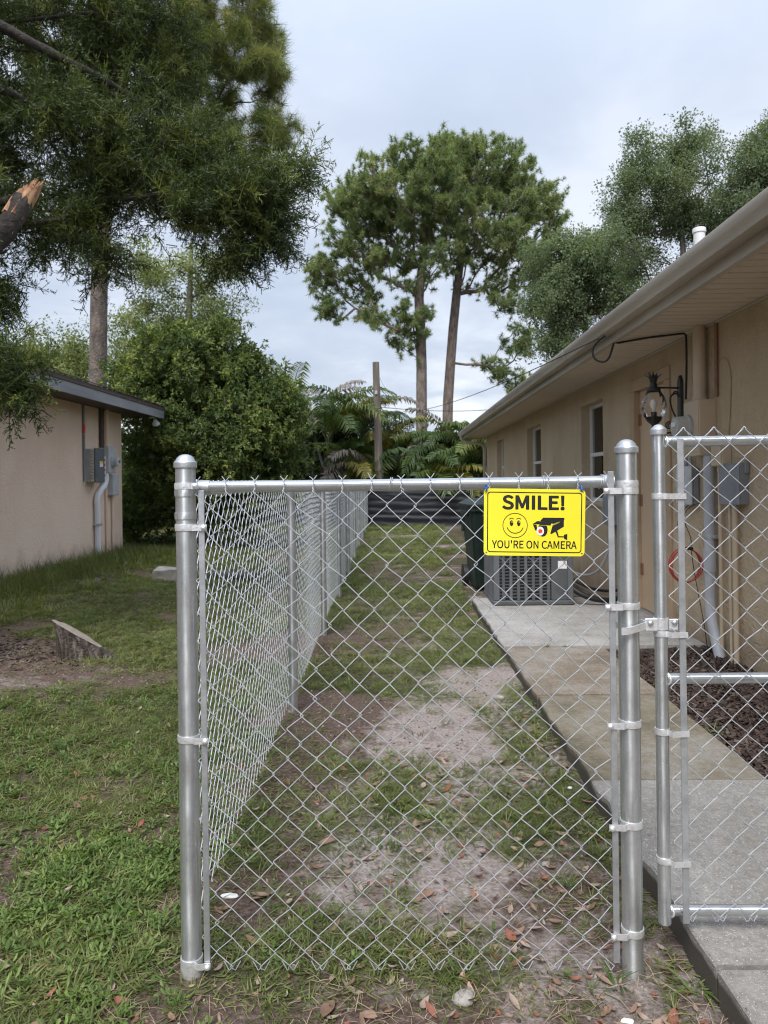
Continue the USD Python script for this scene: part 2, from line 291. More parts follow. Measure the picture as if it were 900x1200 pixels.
mat('stump_top', (0.26, 0.21, 0.17), (0.38, 0.32, 0.26), rough=0.9, scale=30, bump=0.5, coords='obj')
usdkit.material(stage, '/World/Looks/concrete', {
    'g': ('geometry', {}), 'n': ('noise_texture', {'scale': 2.6, 'detail': 11.0, 'roughness': 0.72}), 'r': ('rgb_ramp', {'ramp': [(0.0, (0.17, 0.155, 0.135)), (0.36, (0.21, 0.195, 0.175)), (0.52, (0.275, 0.26, 0.24)), (0.68, (0.33, 0.315, 0.295)), (1.0, (0.36, 0.345, 0.325))]}),
    'f': ('noise_texture', {'scale': 55.0, 'detail': 6.0, 'roughness': 0.7}), 'fr': ('rgb_ramp', {'ramp': [(0.0, (0.62, 0.61, 0.60)), (0.42, (0.85, 0.85, 0.85)), (0.6, (1.06, 1.06, 1.06)), (1.0, (1.2, 1.2, 1.2))]}), 'fm': ('mix', {'mix_type': 'multiply', 'fac': 1.0}),
    's': ('noise_texture', {'scale': 210.0, 'detail': 2.0}), 'sr': ('map_range', {'from_min': 0.62, 'from_max': 0.70, 'clamp': True}), 'sm': ('mix', {'mix_type': 'mix', 'color2': (0.55, 0.54, 0.51)}),
    'd': ('noise_texture', {'scale': 190.0, 'detail': 2.0}), 'dr': ('map_range', {'from_min': 0.66, 'from_max': 0.72, 'clamp': True}), 'dm': ('mix', {'mix_type': 'mix', 'color2': (0.07, 0.065, 0.06)}), 'dmap': ('mapping', {'location': (7.0, 3.0, 1.0)}),
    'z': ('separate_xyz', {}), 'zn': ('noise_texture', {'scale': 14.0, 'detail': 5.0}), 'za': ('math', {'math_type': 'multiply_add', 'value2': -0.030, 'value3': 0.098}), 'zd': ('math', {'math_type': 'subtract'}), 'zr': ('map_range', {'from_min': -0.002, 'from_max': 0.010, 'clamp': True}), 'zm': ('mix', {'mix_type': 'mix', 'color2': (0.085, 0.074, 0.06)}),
    'bh': ('math', {'math_type': 'add'}), 'b': ('bump', {'strength': 0.55, 'distance': 0.004}), 'p': ('principled_bsdf', {'roughness': 0.92, 'specular_ior_level': 0.25}),
}, [('g.position', 'n.vector'), ('n.fac', 'r.fac'), ('g.position', 'f.vector'), ('f.fac', 'fr.fac'), ('r.color', 'fm.color1'), ('fr.color', 'fm.color2'), ('g.position', 's.vector'), ('s.fac', 'sr.value'), ('sr.result', 'sm.fac'), ('fm.color', 'sm.color1'),
    ('g.position', 'dmap.vector'), ('dmap.vector', 'd.vector'), ('d.fac', 'dr.value'), ('dr.result', 'dm.fac'), ('sm.color', 'dm.color1'),
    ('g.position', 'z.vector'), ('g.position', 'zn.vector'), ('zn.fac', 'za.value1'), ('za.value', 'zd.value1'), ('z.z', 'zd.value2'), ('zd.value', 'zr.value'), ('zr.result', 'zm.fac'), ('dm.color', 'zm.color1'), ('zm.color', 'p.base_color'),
    ('f.fac', 'bh.value1'), ('s.fac', 'bh.value2'), ('bh.value', 'b.height'), ('b.normal', 'p.normal')], surface='p.BSDF')
usdkit.material(stage, '/World/Looks/concrete_pale', {
    'g': ('geometry', {}), 'n': ('noise_texture', {'scale': 2.6, 'detail': 11.0, 'roughness': 0.72}), 'r': ('rgb_ramp', {'ramp': [(0.0, (0.19, 0.175, 0.155)), (0.36, (0.27, 0.255, 0.235)), (0.52, (0.36, 0.345, 0.325)), (0.68, (0.42, 0.405, 0.385)), (1.0, (0.45, 0.435, 0.415))]}),
    'f': ('noise_texture', {'scale': 55.0, 'detail': 6.0, 'roughness': 0.7}), 'fr': ('rgb_ramp', {'ramp': [(0.0, (0.62, 0.61, 0.60)), (0.42, (0.85, 0.85, 0.85)), (0.6, (1.06, 1.06, 1.06)), (1.0, (1.2, 1.2, 1.2))]}), 'fm': ('mix', {'mix_type': 'multiply', 'fac': 1.0}),
    's': ('noise_texture', {'scale': 210.0, 'detail': 2.0}), 'sr': ('map_range', {'from_min': 0.62, 'from_max': 0.70, 'clamp': True}), 'sm': ('mix', {'mix_type': 'mix', 'color2': (0.55, 0.54, 0.51)}),
    'd': ('noise_texture', {'scale': 190.0, 'detail': 2.0}), 'dr': ('map_range', {'from_min': 0.66, 'from_max': 0.72, 'clamp': True}), 'dm': ('mix', {'mix_type': 'mix', 'color2': (0.07, 0.065, 0.06)}), 'dmap': ('mapping', {'location': (7.0, 3.0, 1.0)}),
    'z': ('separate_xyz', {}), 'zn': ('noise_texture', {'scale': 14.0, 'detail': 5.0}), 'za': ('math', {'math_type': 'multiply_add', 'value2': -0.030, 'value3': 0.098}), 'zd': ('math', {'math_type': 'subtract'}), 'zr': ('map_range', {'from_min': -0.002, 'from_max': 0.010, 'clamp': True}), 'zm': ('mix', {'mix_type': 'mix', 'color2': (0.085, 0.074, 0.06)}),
    'bh': ('math', {'math_type': 'add'}), 'b': ('bump', {'strength': 0.55, 'distance': 0.004}), 'p': ('principled_bsdf', {'roughness': 0.92, 'specular_ior_level': 0.25}),
}, [('g.position', 'n.vector'), ('n.fac', 'r.fac'), ('g.position', 'f.vector'), ('f.fac', 'fr.fac'), ('r.color', 'fm.color1'), ('fr.color', 'fm.color2'), ('g.position', 's.vector'), ('s.fac', 'sr.value'), ('sr.result', 'sm.fac'), ('fm.color', 'sm.color1'),
    ('g.position', 'dmap.vector'), ('dmap.vector', 'd.vector'), ('d.fac', 'dr.value'), ('dr.result', 'dm.fac'), ('sm.color', 'dm.color1'),
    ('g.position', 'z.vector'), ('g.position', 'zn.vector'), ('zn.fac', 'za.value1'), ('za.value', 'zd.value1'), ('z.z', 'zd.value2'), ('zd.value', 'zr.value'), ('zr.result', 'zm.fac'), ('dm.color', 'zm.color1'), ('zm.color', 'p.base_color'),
    ('f.fac', 'bh.value1'), ('s.fac', 'bh.value2'), ('bh.value', 'b.height'), ('b.normal', 'p.normal')], surface='p.BSDF')
usdkit.material(stage, '/World/Looks/concrete_stained', {
    'g': ('geometry', {}), 'n': ('noise_texture', {'scale': 2.6, 'detail': 11.0, 'roughness': 0.72}), 'r': ('rgb_ramp', {'ramp': [(0.0, (0.11, 0.088, 0.065)), (0.38, (0.165, 0.137, 0.107)), (0.48, (0.222, 0.182, 0.138)), (0.60, (0.275, 0.252, 0.222)), (1.0, (0.33, 0.31, 0.28))]}),
    'f': ('noise_texture', {'scale': 55.0, 'detail': 6.0, 'roughness': 0.7}), 'fr': ('rgb_ramp', {'ramp': [(0.0, (0.62, 0.61, 0.60)), (0.42, (0.85, 0.85, 0.85)), (0.6, (1.06, 1.06, 1.06)), (1.0, (1.2, 1.2, 1.2))]}), 'fm': ('mix', {'mix_type': 'multiply', 'fac': 1.0}),
    's': ('noise_texture', {'scale': 210.0, 'detail': 2.0}), 'sr': ('map_range', {'from_min': 0.62, 'from_max': 0.70, 'clamp': True}), 'sm': ('mix', {'mix_type': 'mix', 'color2': (0.45, 0.42, 0.38)}),
    'd': ('noise_texture', {'scale': 190.0, 'detail': 2.0}), 'dr': ('map_range', {'from_min': 0.66, 'from_max': 0.72, 'clamp': True}), 'dm': ('mix', {'mix_type': 'mix', 'color2': (0.07, 0.065, 0.06)}), 'dmap': ('mapping', {'location': (7.0, 3.0, 1.0)}),
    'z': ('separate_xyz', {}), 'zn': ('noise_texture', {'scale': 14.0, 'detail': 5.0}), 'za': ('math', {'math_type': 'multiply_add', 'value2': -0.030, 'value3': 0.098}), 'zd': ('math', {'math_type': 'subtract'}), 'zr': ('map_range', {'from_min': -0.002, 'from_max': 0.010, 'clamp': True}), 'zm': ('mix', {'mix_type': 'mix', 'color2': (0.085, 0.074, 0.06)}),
    'bh': ('math', {'math_type': 'add'}), 'b': ('bump', {'strength': 0.55, 'distance': 0.004}), 'p': ('principled_bsdf', {'roughness': 0.92, 'specular_ior_level': 0.25}),
}, [('g.position', 'n.vector'), ('n.fac', 'r.fac'), ('g.position', 'f.vector'), ('f.fac', 'fr.fac'), ('r.color', 'fm.color1'), ('fr.color', 'fm.color2'), ('g.position', 's.vector'), ('s.fac', 'sr.value'), ('sr.result', 'sm.fac'), ('fm.color', 'sm.color1'),
    ('g.position', 'dmap.vector'), ('dmap.vector', 'd.vector'), ('d.fac', 'dr.value'), ('dr.result', 'dm.fac'), ('sm.color', 'dm.color1'),
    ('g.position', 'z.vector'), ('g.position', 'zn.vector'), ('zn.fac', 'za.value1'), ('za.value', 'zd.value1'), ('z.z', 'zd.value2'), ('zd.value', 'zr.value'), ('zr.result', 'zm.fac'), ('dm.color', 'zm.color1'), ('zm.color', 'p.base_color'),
    ('f.fac', 'bh.value1'), ('s.fac', 'bh.value2'), ('bh.value', 'b.height'), ('b.normal', 'p.normal')], surface='p.BSDF')
usdkit.material(stage, '/World/Looks/concrete_damp', {
    'g': ('geometry', {}), 'n': ('noise_texture', {'scale': 2.6, 'detail': 11.0, 'roughness': 0.72}), 'r': ('rgb_ramp', {'ramp': [(0.0, (0.085, 0.075, 0.05)), (0.4, (0.135, 0.12, 0.085)), (0.48, (0.195, 0.168, 0.122)), (0.60, (0.255, 0.237, 0.205)), (1.0, (0.31, 0.293, 0.265))]}),
    'f': ('noise_texture', {'scale': 55.0, 'detail': 6.0, 'roughness': 0.7}), 'fr': ('rgb_ramp', {'ramp': [(0.0, (0.62, 0.61, 0.60)), (0.42, (0.85, 0.85, 0.85)), (0.6, (1.06, 1.06, 1.06)), (1.0, (1.2, 1.2, 1.2))]}), 'fm': ('mix', {'mix_type': 'multiply', 'fac': 1.0}),
    's': ('noise_texture', {'scale': 210.0, 'detail': 2.0}), 'sr': ('map_range', {'from_min': 0.62, 'from_max': 0.70, 'clamp': True}), 'sm': ('mix', {'mix_type': 'mix', 'color2': (0.42, 0.4, 0.35)}),
    'd': ('noise_texture', {'scale': 190.0, 'detail': 2.0}), 'dr': ('map_range', {'from_min': 0.66, 'from_max': 0.72, 'clamp': True}), 'dm': ('mix', {'mix_type': 'mix', 'color2': (0.07, 0.065, 0.06)}), 'dmap': ('mapping', {'location': (7.0, 3.0, 1.0)}),
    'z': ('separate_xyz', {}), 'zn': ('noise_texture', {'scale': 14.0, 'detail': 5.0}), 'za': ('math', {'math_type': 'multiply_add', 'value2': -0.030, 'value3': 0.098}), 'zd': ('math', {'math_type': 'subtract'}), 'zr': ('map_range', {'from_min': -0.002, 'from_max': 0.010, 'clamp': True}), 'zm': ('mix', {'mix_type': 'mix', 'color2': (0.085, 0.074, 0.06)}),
    'bh': ('math', {'math_type': 'add'}), 'b': ('bump', {'strength': 0.55, 'distance': 0.004}), 'p': ('principled_bsdf', {'roughness': 0.92, 'specular_ior_level': 0.25}),
}, [('g.position', 'n.vector'), ('n.fac', 'r.fac'), ('g.position', 'f.vector'), ('f.fac', 'fr.fac'), ('r.color', 'fm.color1'), ('fr.color', 'fm.color2'), ('g.position', 's.vector'), ('s.fac', 'sr.value'), ('sr.result', 'sm.fac'), ('fm.color', 'sm.color1'),
    ('g.position', 'dmap.vector'), ('dmap.vector', 'd.vector'), ('d.fac', 'dr.value'), ('dr.result', 'dm.fac'), ('sm.color', 'dm.color1'),
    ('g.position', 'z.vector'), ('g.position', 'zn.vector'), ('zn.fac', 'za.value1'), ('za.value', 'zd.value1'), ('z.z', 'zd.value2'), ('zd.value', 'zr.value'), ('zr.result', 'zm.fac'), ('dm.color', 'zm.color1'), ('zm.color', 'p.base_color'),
    ('f.fac', 'bh.value1'), ('s.fac', 'bh.value2'), ('bh.value', 'b.height'), ('b.normal', 'p.normal')], surface='p.BSDF')
mat('concrete_block', (0.24, 0.23, 0.21), (0.42, 0.40, 0.37), rough=0.95, scale=9, bump=0.6, bscale=60)
mat('mulch_base', (0.025, 0.015, 0.011), (0.06, 0.035, 0.026), rough=0.95, scale=20, bump=1.0, bscale=60, bdist=0.02)
mat('mulch_chip', (0.022, 0.014, 0.011), (0.055, 0.034, 0.026), rough=0.9, scale=30, c3=(0.11, 0.07, 0.052))
mat('mulch_chip_grey', (0.04, 0.03, 0.026), (0.15, 0.12, 0.10), rough=0.9, scale=30)
mat('leaf_dry', (0.13, 0.07, 0.045), (0.22, 0.135, 0.092), rough=0.8, scale=9, c3=(0.30, 0.21, 0.155))
mat('leaf_red', (0.17, 0.055, 0.035), (0.26, 0.10, 0.06), rough=0.75, scale=20)
mat('leaf_pale', (0.26, 0.19, 0.145), (0.36, 0.28, 0.225), rough=0.8, scale=20)
mat('straw', (0.20, 0.13, 0.085), (0.34, 0.25, 0.17), rough=0.85, scale=6, c3=(0.42, 0.33, 0.24))
mat('white_scrap', (0.75, 0.75, 0.73), rough=0.7)
mat('pebble', (0.22, 0.20, 0.18), (0.38, 0.35, 0.32), rough=0.9, scale=40, bump=0.3)
mat('bulb_white', (0.75, 0.72, 0.66), rough=0.4)
mat('vent_white', (0.66, 0.66, 0.65), (0.74, 0.74, 0.73), rough=0.5, scale=5)
leafmat('cedar_leaf', (0.028, 0.044, 0.018), (0.066, 0.095, 0.026), (0.19, 0.22, 0.05), scale=2.2, trans=0.25, fine=6)
leafmat('pine_needle', (0.115, 0.165, 0.068), (0.195, 0.255, 0.105), (0.30, 0.33, 0.155), scale=0.35, trans=0.35, fine=1.5)
leafmat('pine_needle_near', (0.11, 0.15, 0.055), (0.20, 0.235, 0.085), (0.34, 0.33, 0.14), scale=0.7, trans=0.35, fine=3)
leafmat('oak_leaf', (0.10, 0.14, 0.078), (0.16, 0.21, 0.118), (0.25, 0.295, 0.17), scale=0.45, trans=0.35, fine=2.5)
leafmat('shrub_leaf', (0.045, 0.075, 0.022), (0.10, 0.145, 0.042), (0.31, 0.36, 0.11), scale=1.4, trans=0.3, fine=7)
leafmat('hedge_leaf', (0.035, 0.055, 0.02), (0.062, 0.09, 0.03), (0.11, 0.14, 0.045), scale=0.8, trans=0.2, fine=3)
leafmat('pale_leaf', (0.11, 0.145, 0.055), (0.19, 0.23, 0.09), (0.28, 0.31, 0.13), scale=0.8, trans=0.35, fine=3)
leafmat('palm_leaf', (0.04, 0.072, 0.022), (0.082, 0.125, 0.036), (0.19, 0.21, 0.06), scale=0.5, trans=0.25, rough=0.4, fine=2)
leafmat('palm_yellow', (0.10, 0.11, 0.025), (0.2, 0.19, 0.04), (0.28, 0.24, 0.06), scale=0.5, trans=0.25, rough=0.45, fine=2)
leafmat('palm_dead', (0.09, 0.075, 0.065), (0.16, 0.14, 0.125), (0.22, 0.2, 0.18), scale=0.5, trans=0.15, rough=0.6, fine=2)
leafmat('grass_blade', (0.08, 0.105, 0.028), (0.145, 0.18, 0.05), (0.27, 0.275, 0.105), scale=1.3, trans=0.3, rough=0.5, fine=30)
leafmat('weed_leaf', (0.06, 0.11, 0.025), (0.115, 0.18, 0.042), (0.21, 0.29, 0.075), scale=1.5, trans=0.3, rough=0.5, fine=35)
# window pane and lamp glass: mostly see-through, mirrored at grazing angles
for nm, tint, rg in (('pane_glass', (0.75, 0.8, 0.8), 0.02), ('lamp_glass', (0.96, 0.945, 0.92), 0.08)):
    usdkit.material(stage, '/World/Looks/' + nm, {'f': ('fresnel', {'IOR': 1.5 if nm == 'pane_glass' else 1.42}), 't': ('transparent_bsdf', {'color': tint}), 'g': ('glossy_bsdf', {'color': (1, 1, 1), 'roughness': rg}), 'm': ('mix_closure', {})},
                    [('f.fac', 'm.fac'), ('t.BSDF', 'm.closure1'), ('g.BSDF', 'm.closure2')], surface='m.closure')

# ------------------------------------------------------------------ terrain
def sstep(a, b, x):
    t = np.clip((np.asarray(x, float) - a) / (b - a), 0, 1); return t * t * (3 - 2 * t)
def fb(x, y, s, seed, o=4):
    x, y = np.broadcast_arrays(np.asarray(x, float), np.asarray(y, float))
    return meshkit.fbm(np.stack([np.asarray(x, float) * s, np.asarray(y, float) * s, np.full(np.shape(x), 0.37 * seed + 0.1)], -1), o, seed)
def gz(x, y):
    """Height of the bare ground."""
    x = np.asarray(x, float); y = np.asarray(y, float)
    z = 0.17 * sstep(-1.2, -4.2, x)
    z = z + (0.030 * (fb(x, y, 1.6, 3) - 0.5) + 0.016 * (fb(x, y, 7.0, 5) - 0.5)) * sstep(40, 25, y)
    z = z + (0.012 + 0.035 * sstep(2.2, 3.2, y) * fb(x, y, 2.5, 95)) * np.exp(-((x - 0.70) / 0.08) ** 2) * sstep(7.2, 6.6, y) - 0.12 * sstep(0.78, 0.86, x) * sstep(7.5, 7.0, y) * sstep(14, 10, x)
    return z
def bump2(x, y, cx, cy, rx, ry):
    return np.exp(-(((x - cx) / rx) ** 2 + ((y - cy) / ry) ** 2))
def grassy(x, y):
    """0 = bare soil, 1 = thick turf."""
    x = np.asarray(x, float); y = np.asarray(y, float)
    n = fb(x, y, 1.1, 11) * 0.6 + fb(x, y, 3.7, 12) * 0.4
    left = sstep(-0.45, -0.75, x)
    base = 0.36 + 0.06 * left + 0.28 * sstep(5.0, 7.5, y)
    base -= 0.17 * bump2(x, y, 0.25, 4.3, 0.40, 0.9) + 0.08 * bump2(x, y, 0.05, 2.4, 0.6, 0.5) + 0.16 * bump2(x, y, 0.3, 1.4, 0.6, 0.35)
    base -= 0.30 * bump2(x, y, -0.45, 3.9, 0.35, 0.35) + 0.25 * bump2(x, y, -0.42, 5.9, 0.3, 0.3)
    base -= 0.75 * bump2(x, y, -2.85, 4.95, 0.48, 0.30) + 0.10 * bump2(x, y, -1.9, 4.2, 0.7, 0.25) + 0.2 * bump2(x, y, -2.0, 6.6, 0.5, 0.3)
    base += 0.12 * bump2(x, y, -0.95, 1.9, 0.5, 0.6) + 0.2 * bump2(x, y, -0.1, 3.3, 0.25, 0.25) + 0.15 * bump2(x, y, -0.2, 1.95, 0.3, 0.2)
    return np.clip((base + 3.0 * (n - 0.5) - 0.16) / 0.55, 0, 1)
def sandy(x, y):
    x = np.asarray(x, float); y = np.asarray(y, float)
    s = 0.62 * bump2(x, y, 0.3, 4.4, 0.45, 1.0) + 0.45 * bump2(x, y, 0.1, 2.7, 0.5, 0.7) + 0.30 * sstep(-0.6, 0.0, x) + 0.06
    s -= 0.5 * bump2(x, y, 0.4, 1.35, 0.8, 0.25) + 0.9 * bump2(x, y, -0.45, 3.9, 0.45, 0.35) + 0.8 * bump2(x, y, -0.42, 5.9, 0.35, 0.35) + 1.0 * bump2(x, y, -2.85, 4.95, 0.6, 0.4) + 0.6 * bump2(x, y, -0.3, 1.2, 0.3, 0.25)
    return np.clip(s + 1.3 * (fb(x, y, 2.3, 21) - 0.5), 0, 1)

usdkit.material(stage, '/World/Looks/soil', {
    'g': ('geometry', {}), 'ag': ('attribute', {'attribute': 'turf'}), 'asd': ('attribute', {'attribute': 'sand'}),
    'n1': ('noise_texture', {'scale': 9.0, 'detail': 8.0, 'roughness': 0.65}), 'n2': ('noise_texture', {'scale': 70.0, 'detail': 5.0, 'roughness': 0.7}), 'n3': ('noise_texture', {'scale': 28.0, 'detail': 6.0}),
    'dirt': ('rgb_ramp', {'ramp': [(0.0, (0.05, 0.032, 0.025)), (0.38, (0.085, 0.056, 0.044)), (0.55, (0.15, 0.108, 0.088)), (0.7, (0.24, 0.185, 0.155)), (1.0, (0.3, 0.24, 0.2))]}),
    'sand': ('rgb_ramp', {'ramp': [(0.0, (0.17, 0.14, 0.125)), (0.38, (0.25, 0.21, 0.19)), (0.55, (0.37, 0.32, 0.295)), (0.75, (0.47, 0.42, 0.39)), (1.0, (0.5, 0.45, 0.42))]}),
    'that': ('rgb_ramp', {'ramp': [(0.0, (0.028, 0.026, 0.013)), (0.42, (0.05, 0.046, 0.022)), (0.58, (0.078, 0.072, 0.034)), (0.75, (0.12, 0.10, 0.06)), (1.0, (0.15, 0.125, 0.08))]}),
    'sa': ('math', {'math_type': 'multiply_add', 'value2': 2.0, 'value3': -1.0}), 'sb': ('math', {'math_type': 'add'}), 'sc': ('map_range', {'from_min': 0.3, 'from_max': 0.75, 'clamp': True}),
    'ta': ('math', {'math_type': 'multiply_add', 'value2': 1.8, 'value3': -0.9}), 'tb': ('math', {'math_type': 'add'}), 'tc': ('map_range', {'from_min': 0.35, 'from_max': 0.8, 'to_max': 0.85, 'clamp': True}),
    'm1': ('mix', {'mix_type': 'mix'}), 'm2': ('mix', {'mix_type': 'mix'}),
    'bh': ('math', {'math_type': 'add'}), 'b': ('bump', {'strength': 1.0, 'distance': 0.014}), 'p': ('principled_bsdf', {'roughness': 0.95, 'specular_ior_level': 0.15}),
}, [('g.position', 'n1.vector'), ('g.position', 'n2.vector'), ('g.position', 'n3.vector'), ('n2.fac', 'dirt.fac'), ('n2.fac', 'sand.fac'), ('n2.fac', 'that.fac'),
    ('n1.fac', 'sa.value1'), ('sa.value', 'sb.value1'), ('asd.fac', 'sb.value2'), ('sb.value', 'sc.value'), ('sc.result', 'm1.fac'), ('dirt.color', 'm1.color1'), ('sand.color', 'm1.color2'),
    ('n3.fac', 'ta.value1'), ('ta.value', 'tb.value1'), ('ag.fac', 'tb.value2'), ('tb.value', 'tc.value'), ('tc.result', 'm2.fac'), ('m1.color', 'm2.color1'), ('that.color', 'm2.color2'), ('m2.color', 'p.base_color'),
    ('n2.fac', 'bh.value1'), ('n3.fac', 'bh.value2'), ('bh.value', 'b.height'), ('b.normal', 'p.normal')], surface='p.BSDF')

xs = np.unique(np.round(np.r_[np.linspace(-300, -30, 12), np.linspace(-30, -6, 25), np.arange(-6, 1.0, 0.04), np.linspace(1.0, 3, 8), np.linspace(3, 30, 14), np.linspace(30, 300, 12)], 4))
ys = np.unique(np.round(np.r_[np.linspace(-200, -10, 10), np.linspace(-10, 0.6, 12), np.arange(0.6, 5, 0.04), np.arange(5, 22, 0.1), np.linspace(22, 60, 30), np.linspace(60, 500, 16)], 4))
GX, GY = np.meshgrid(xs, ys, indexing='ij'); GZ = gz(GX, GY)
ni, nj = GX.shape; ii, jj = np.meshgrid(np.arange(ni - 1), np.arange(nj - 1), indexing='ij')
gq = np.stack([ii * nj + jj, (ii + 1) * nj + jj, (ii + 1) * nj + jj + 1, ii * nj + jj + 1], -1).reshape(-1, 4)
gm = usdkit.mesh(stage, numbered('/World', 'ground'), (np.stack([GX, GY, GZ], -1).reshape(-1, 3), gq), L('soil'), smooth=True)
for nm, fn in (('turf', grassy), ('sand', sandy)):
    UsdGeom.PrimvarsAPI(gm).CreatePrimvar(nm, Sdf.ValueTypeNames.FloatArray, 'vertex').Set(Vt.FloatArray.FromNumpy(fn(GX, GY).ravel().astype(np.float32)))
tag(gm.GetPrim(), 'sandy yard soil with thin turf running to the back fence', kind='structure')

# ------------------------------------------------------------------ walkway, pad, mulch bed
def slab_mesh(x0, x1, y0, y1, z0, z1, seed):
    """A cast slab with a worn, slightly wavy left edge and rounded arris."""
    n = max(3, int((y1 - y0) / 0.025)); yy = np.linspace(y0, y1, n)
    j = 0.011 * (meshkit.noise(np.stack([yy * 11, yy * 0, np.full(n, seed * 1.3)], -1), seed) - 0.5) * 2
    prof = lambda k: [(x0 + j[k], z0), (x0 + j[k], z1 - 0.006), (x0 + 0.006 + j[k], z1), (x1 - 0.006, z1), (x1, z1 - 0.01), (x1, z0)]
    v = np.array([[(x, yy[k], z) for x, z in prof(k)] for k in range(n)]).reshape(-1, 3); f = []
    for k in range(n - 1):
        for q in range(5): f.append([6 * k + q, 6 * k + q + 1, 6 * k + 7 + q, 6 * k + 6 + q])
    m = MB(); m.add(v, f)
    m.add(v[:6], [[0, 1, 2, 3], [0, 3, 4, 5]]); m.add(v[-6:], [[3, 2, 1, 0], [5, 4, 3, 0]])
    return m
WX0, WX1, WZ = 0.725, 1.385, 0.10
walk = tag(UsdGeom.Xform.Define(stage, numbered('/World', 'walkway')).GetPrim(), 'narrow concrete walkway of cast slabs beside the tan house', kind='structure')
jy = [-1.6, -0.5, 0.6, 1.675, 2.72, 3.80, 4.90]
for k in range(6):
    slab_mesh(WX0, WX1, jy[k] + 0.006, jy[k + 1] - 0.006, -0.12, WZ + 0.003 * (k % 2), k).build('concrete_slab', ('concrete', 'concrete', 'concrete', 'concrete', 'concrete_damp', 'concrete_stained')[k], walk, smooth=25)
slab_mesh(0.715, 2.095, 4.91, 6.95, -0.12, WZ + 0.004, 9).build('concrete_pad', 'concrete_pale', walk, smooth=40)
bed = MB(); bx_ = np.linspace(WX1, 2.12, 16); by_ = np.linspace(-1.2, 4.9, 90); BX, BY = np.meshgrid(bx_, by_, indexing='ij')
BZ = 0.045 + 0.05 * (fb(BX, BY, 5, 31) - 0.5) + 0.03 * sstep(1.5, 2.1, BX)
i_, j_ = np.meshgrid(np.arange(15), np.arange(89), indexing='ij')
bed.add(np.stack([BX, BY, BZ], -1).reshape(-1, 3), np.stack([i_ * 90 + j_, (i_ + 1) * 90 + j_, (i_ + 1) * 90 + j_ + 1, i_ * 90 + j_ + 1], -1).reshape(-1, 4))
bed.build('mulch_bed', 'mulch_base', None, smooth=True, kind='structure', label='dark mulch bed between the walkway and the tan house wall')

# ------------------------------------------------------------------ chain-link wires
def zigzag(height, s, n_bends, rng, fine=True, jit=0.0012, d=0.0017, first=0):
    """Centre line of one woven wire: zigzags across [0, s], from z=height down; local x along the fence, y out of plane."""
    pts = []; h = height / n_bends
    for k in range(n_bends + 1):
        x = s * ((k + first) % 2); z = height - k * h; jx, jz = rng.normal(0, jit, 2)
        sx = 1 if (k + first) % 2 else -1            # outward
        over = sx * 0.0018
        y0 = d if (k + first) % 2 else -d
        if fine:
            e = 0.0042
            pts += [(x + over - sx * e * 1.0 + jx, -y0, z + e * 1.0 + jz), (x + over - sx * e * 0.15 + jx, -y0 * 0.6, z + e * 0.28 + jz), (x + over - sx * e * 0.15 + jx, y0 * 0.6, z - e * 0.28 + jz), (x + over - sx * e * 1.0 + jx, y0, z - e * 1.0 + jz)]
        else:
            pts += [(x + over + jx, -y0 * 0.7, z + 0.0016 + jz), (x + over + jx, y0 * 0.7, z - 0.0016 + jz)]
    return np.array(pts)

# ------------------------------------------------------------------ front fence panel
YF = 1.80
def post_cap(c, r, z, h=0.022):
    m = MB(); m.lathe([(r + 0.0035, -0.012), (r + 0.0038, 0.0), (r + 0.0025, 0.003), (r * 0.97, 0.005), (r * 0.85, h * 0.55), (r * 0.6, h * 0.82), (r * 0.3, h * 0.97), (0.0005, h)], (c[0], c[1], z), 32); return m
def band(c, r, z, w=0.017, t=0.0022, arm=None, ay=-0.012):
    """A pressed steel band round a post, with an arm reaching to x=arm when given."""
    m = MB(); m.lathe([(r, -w / 2), (r + t, -w / 2), (r + t * 1.35, 0), (r + t, w / 2), (r, w / 2)], (c[0], c[1], z), 28)
    if arm is not None:
        sgn = 1 if arm > c[0] else -1; y = c[1] + ay
        pth = [(c[0] + sgn * r * 0.55, c[1] - r * 0.86 - 0.001, z), (c[0] + sgn * r * 0.95, y - 0.003, z), (c[0] + sgn * (r + 0.012), y - 0.001, z), (arm - sgn * 0.004, y, z), (arm + sgn * 0.007, y, z)]
        m.add(*strip(pth, w * 0.92, t))
    return m
def bolt(x, y, z, r=0.0062):
    m = MB(); m.lathe([(r * 1.25, 0), (r * 1.2, 0.0025), (r * 0.8, 0.005), (0.0003, 0.006)], (0, 0, 0), 12)
    m.move([[1, 0, 0], [0, 0, -1], [0, 1, 0]]); return m.move(t=(x, y - 0.001, z))

PL, PR, RP = (-0.533, YF), (0.574, YF), 0.0252
fence = thing('chain_link_fence', 'front chain link panel with galvanized posts, holding the yellow sign', 'fence')
for (cx, cy), zt in ((PL, 1.292), (PR, 1.314)):
    m = MB(); m.lathe([(RP, -0.25), (RP, zt)], (cx, cy, 0), 36)
    p = m.build('terminal_post', 'galvanized', fence, smooth=60)
    post_cap((cx, cy), RP, zt).build('post_cap', 'dull_steel', p, smooth=50)
ZR = 1.231; RR = 0.0150
m = MB(); m.tube([(PL[0] + 0.045, YF, ZR), (-0.2, YF, ZR - 0.001), (0.2, YF, ZR - 0.001), (PR[0] - 0.054, YF, ZR)], RR, 24); m.build('top_rail', 'galvanized_rail', fence, smooth=50)
for x, sx in ((PL[0], 1), (PR[0], -1)):       # rail ends: a cup and its tab
    m = MB(); m.tube([(x + sx * 0.034, YF, ZR), (x + sx * 0.062, YF, ZR)], RR + 0.0022, 20); m.build('rail_end', 'dull_steel', fence, smooth=50)
XB = (-0.487, 0.527)
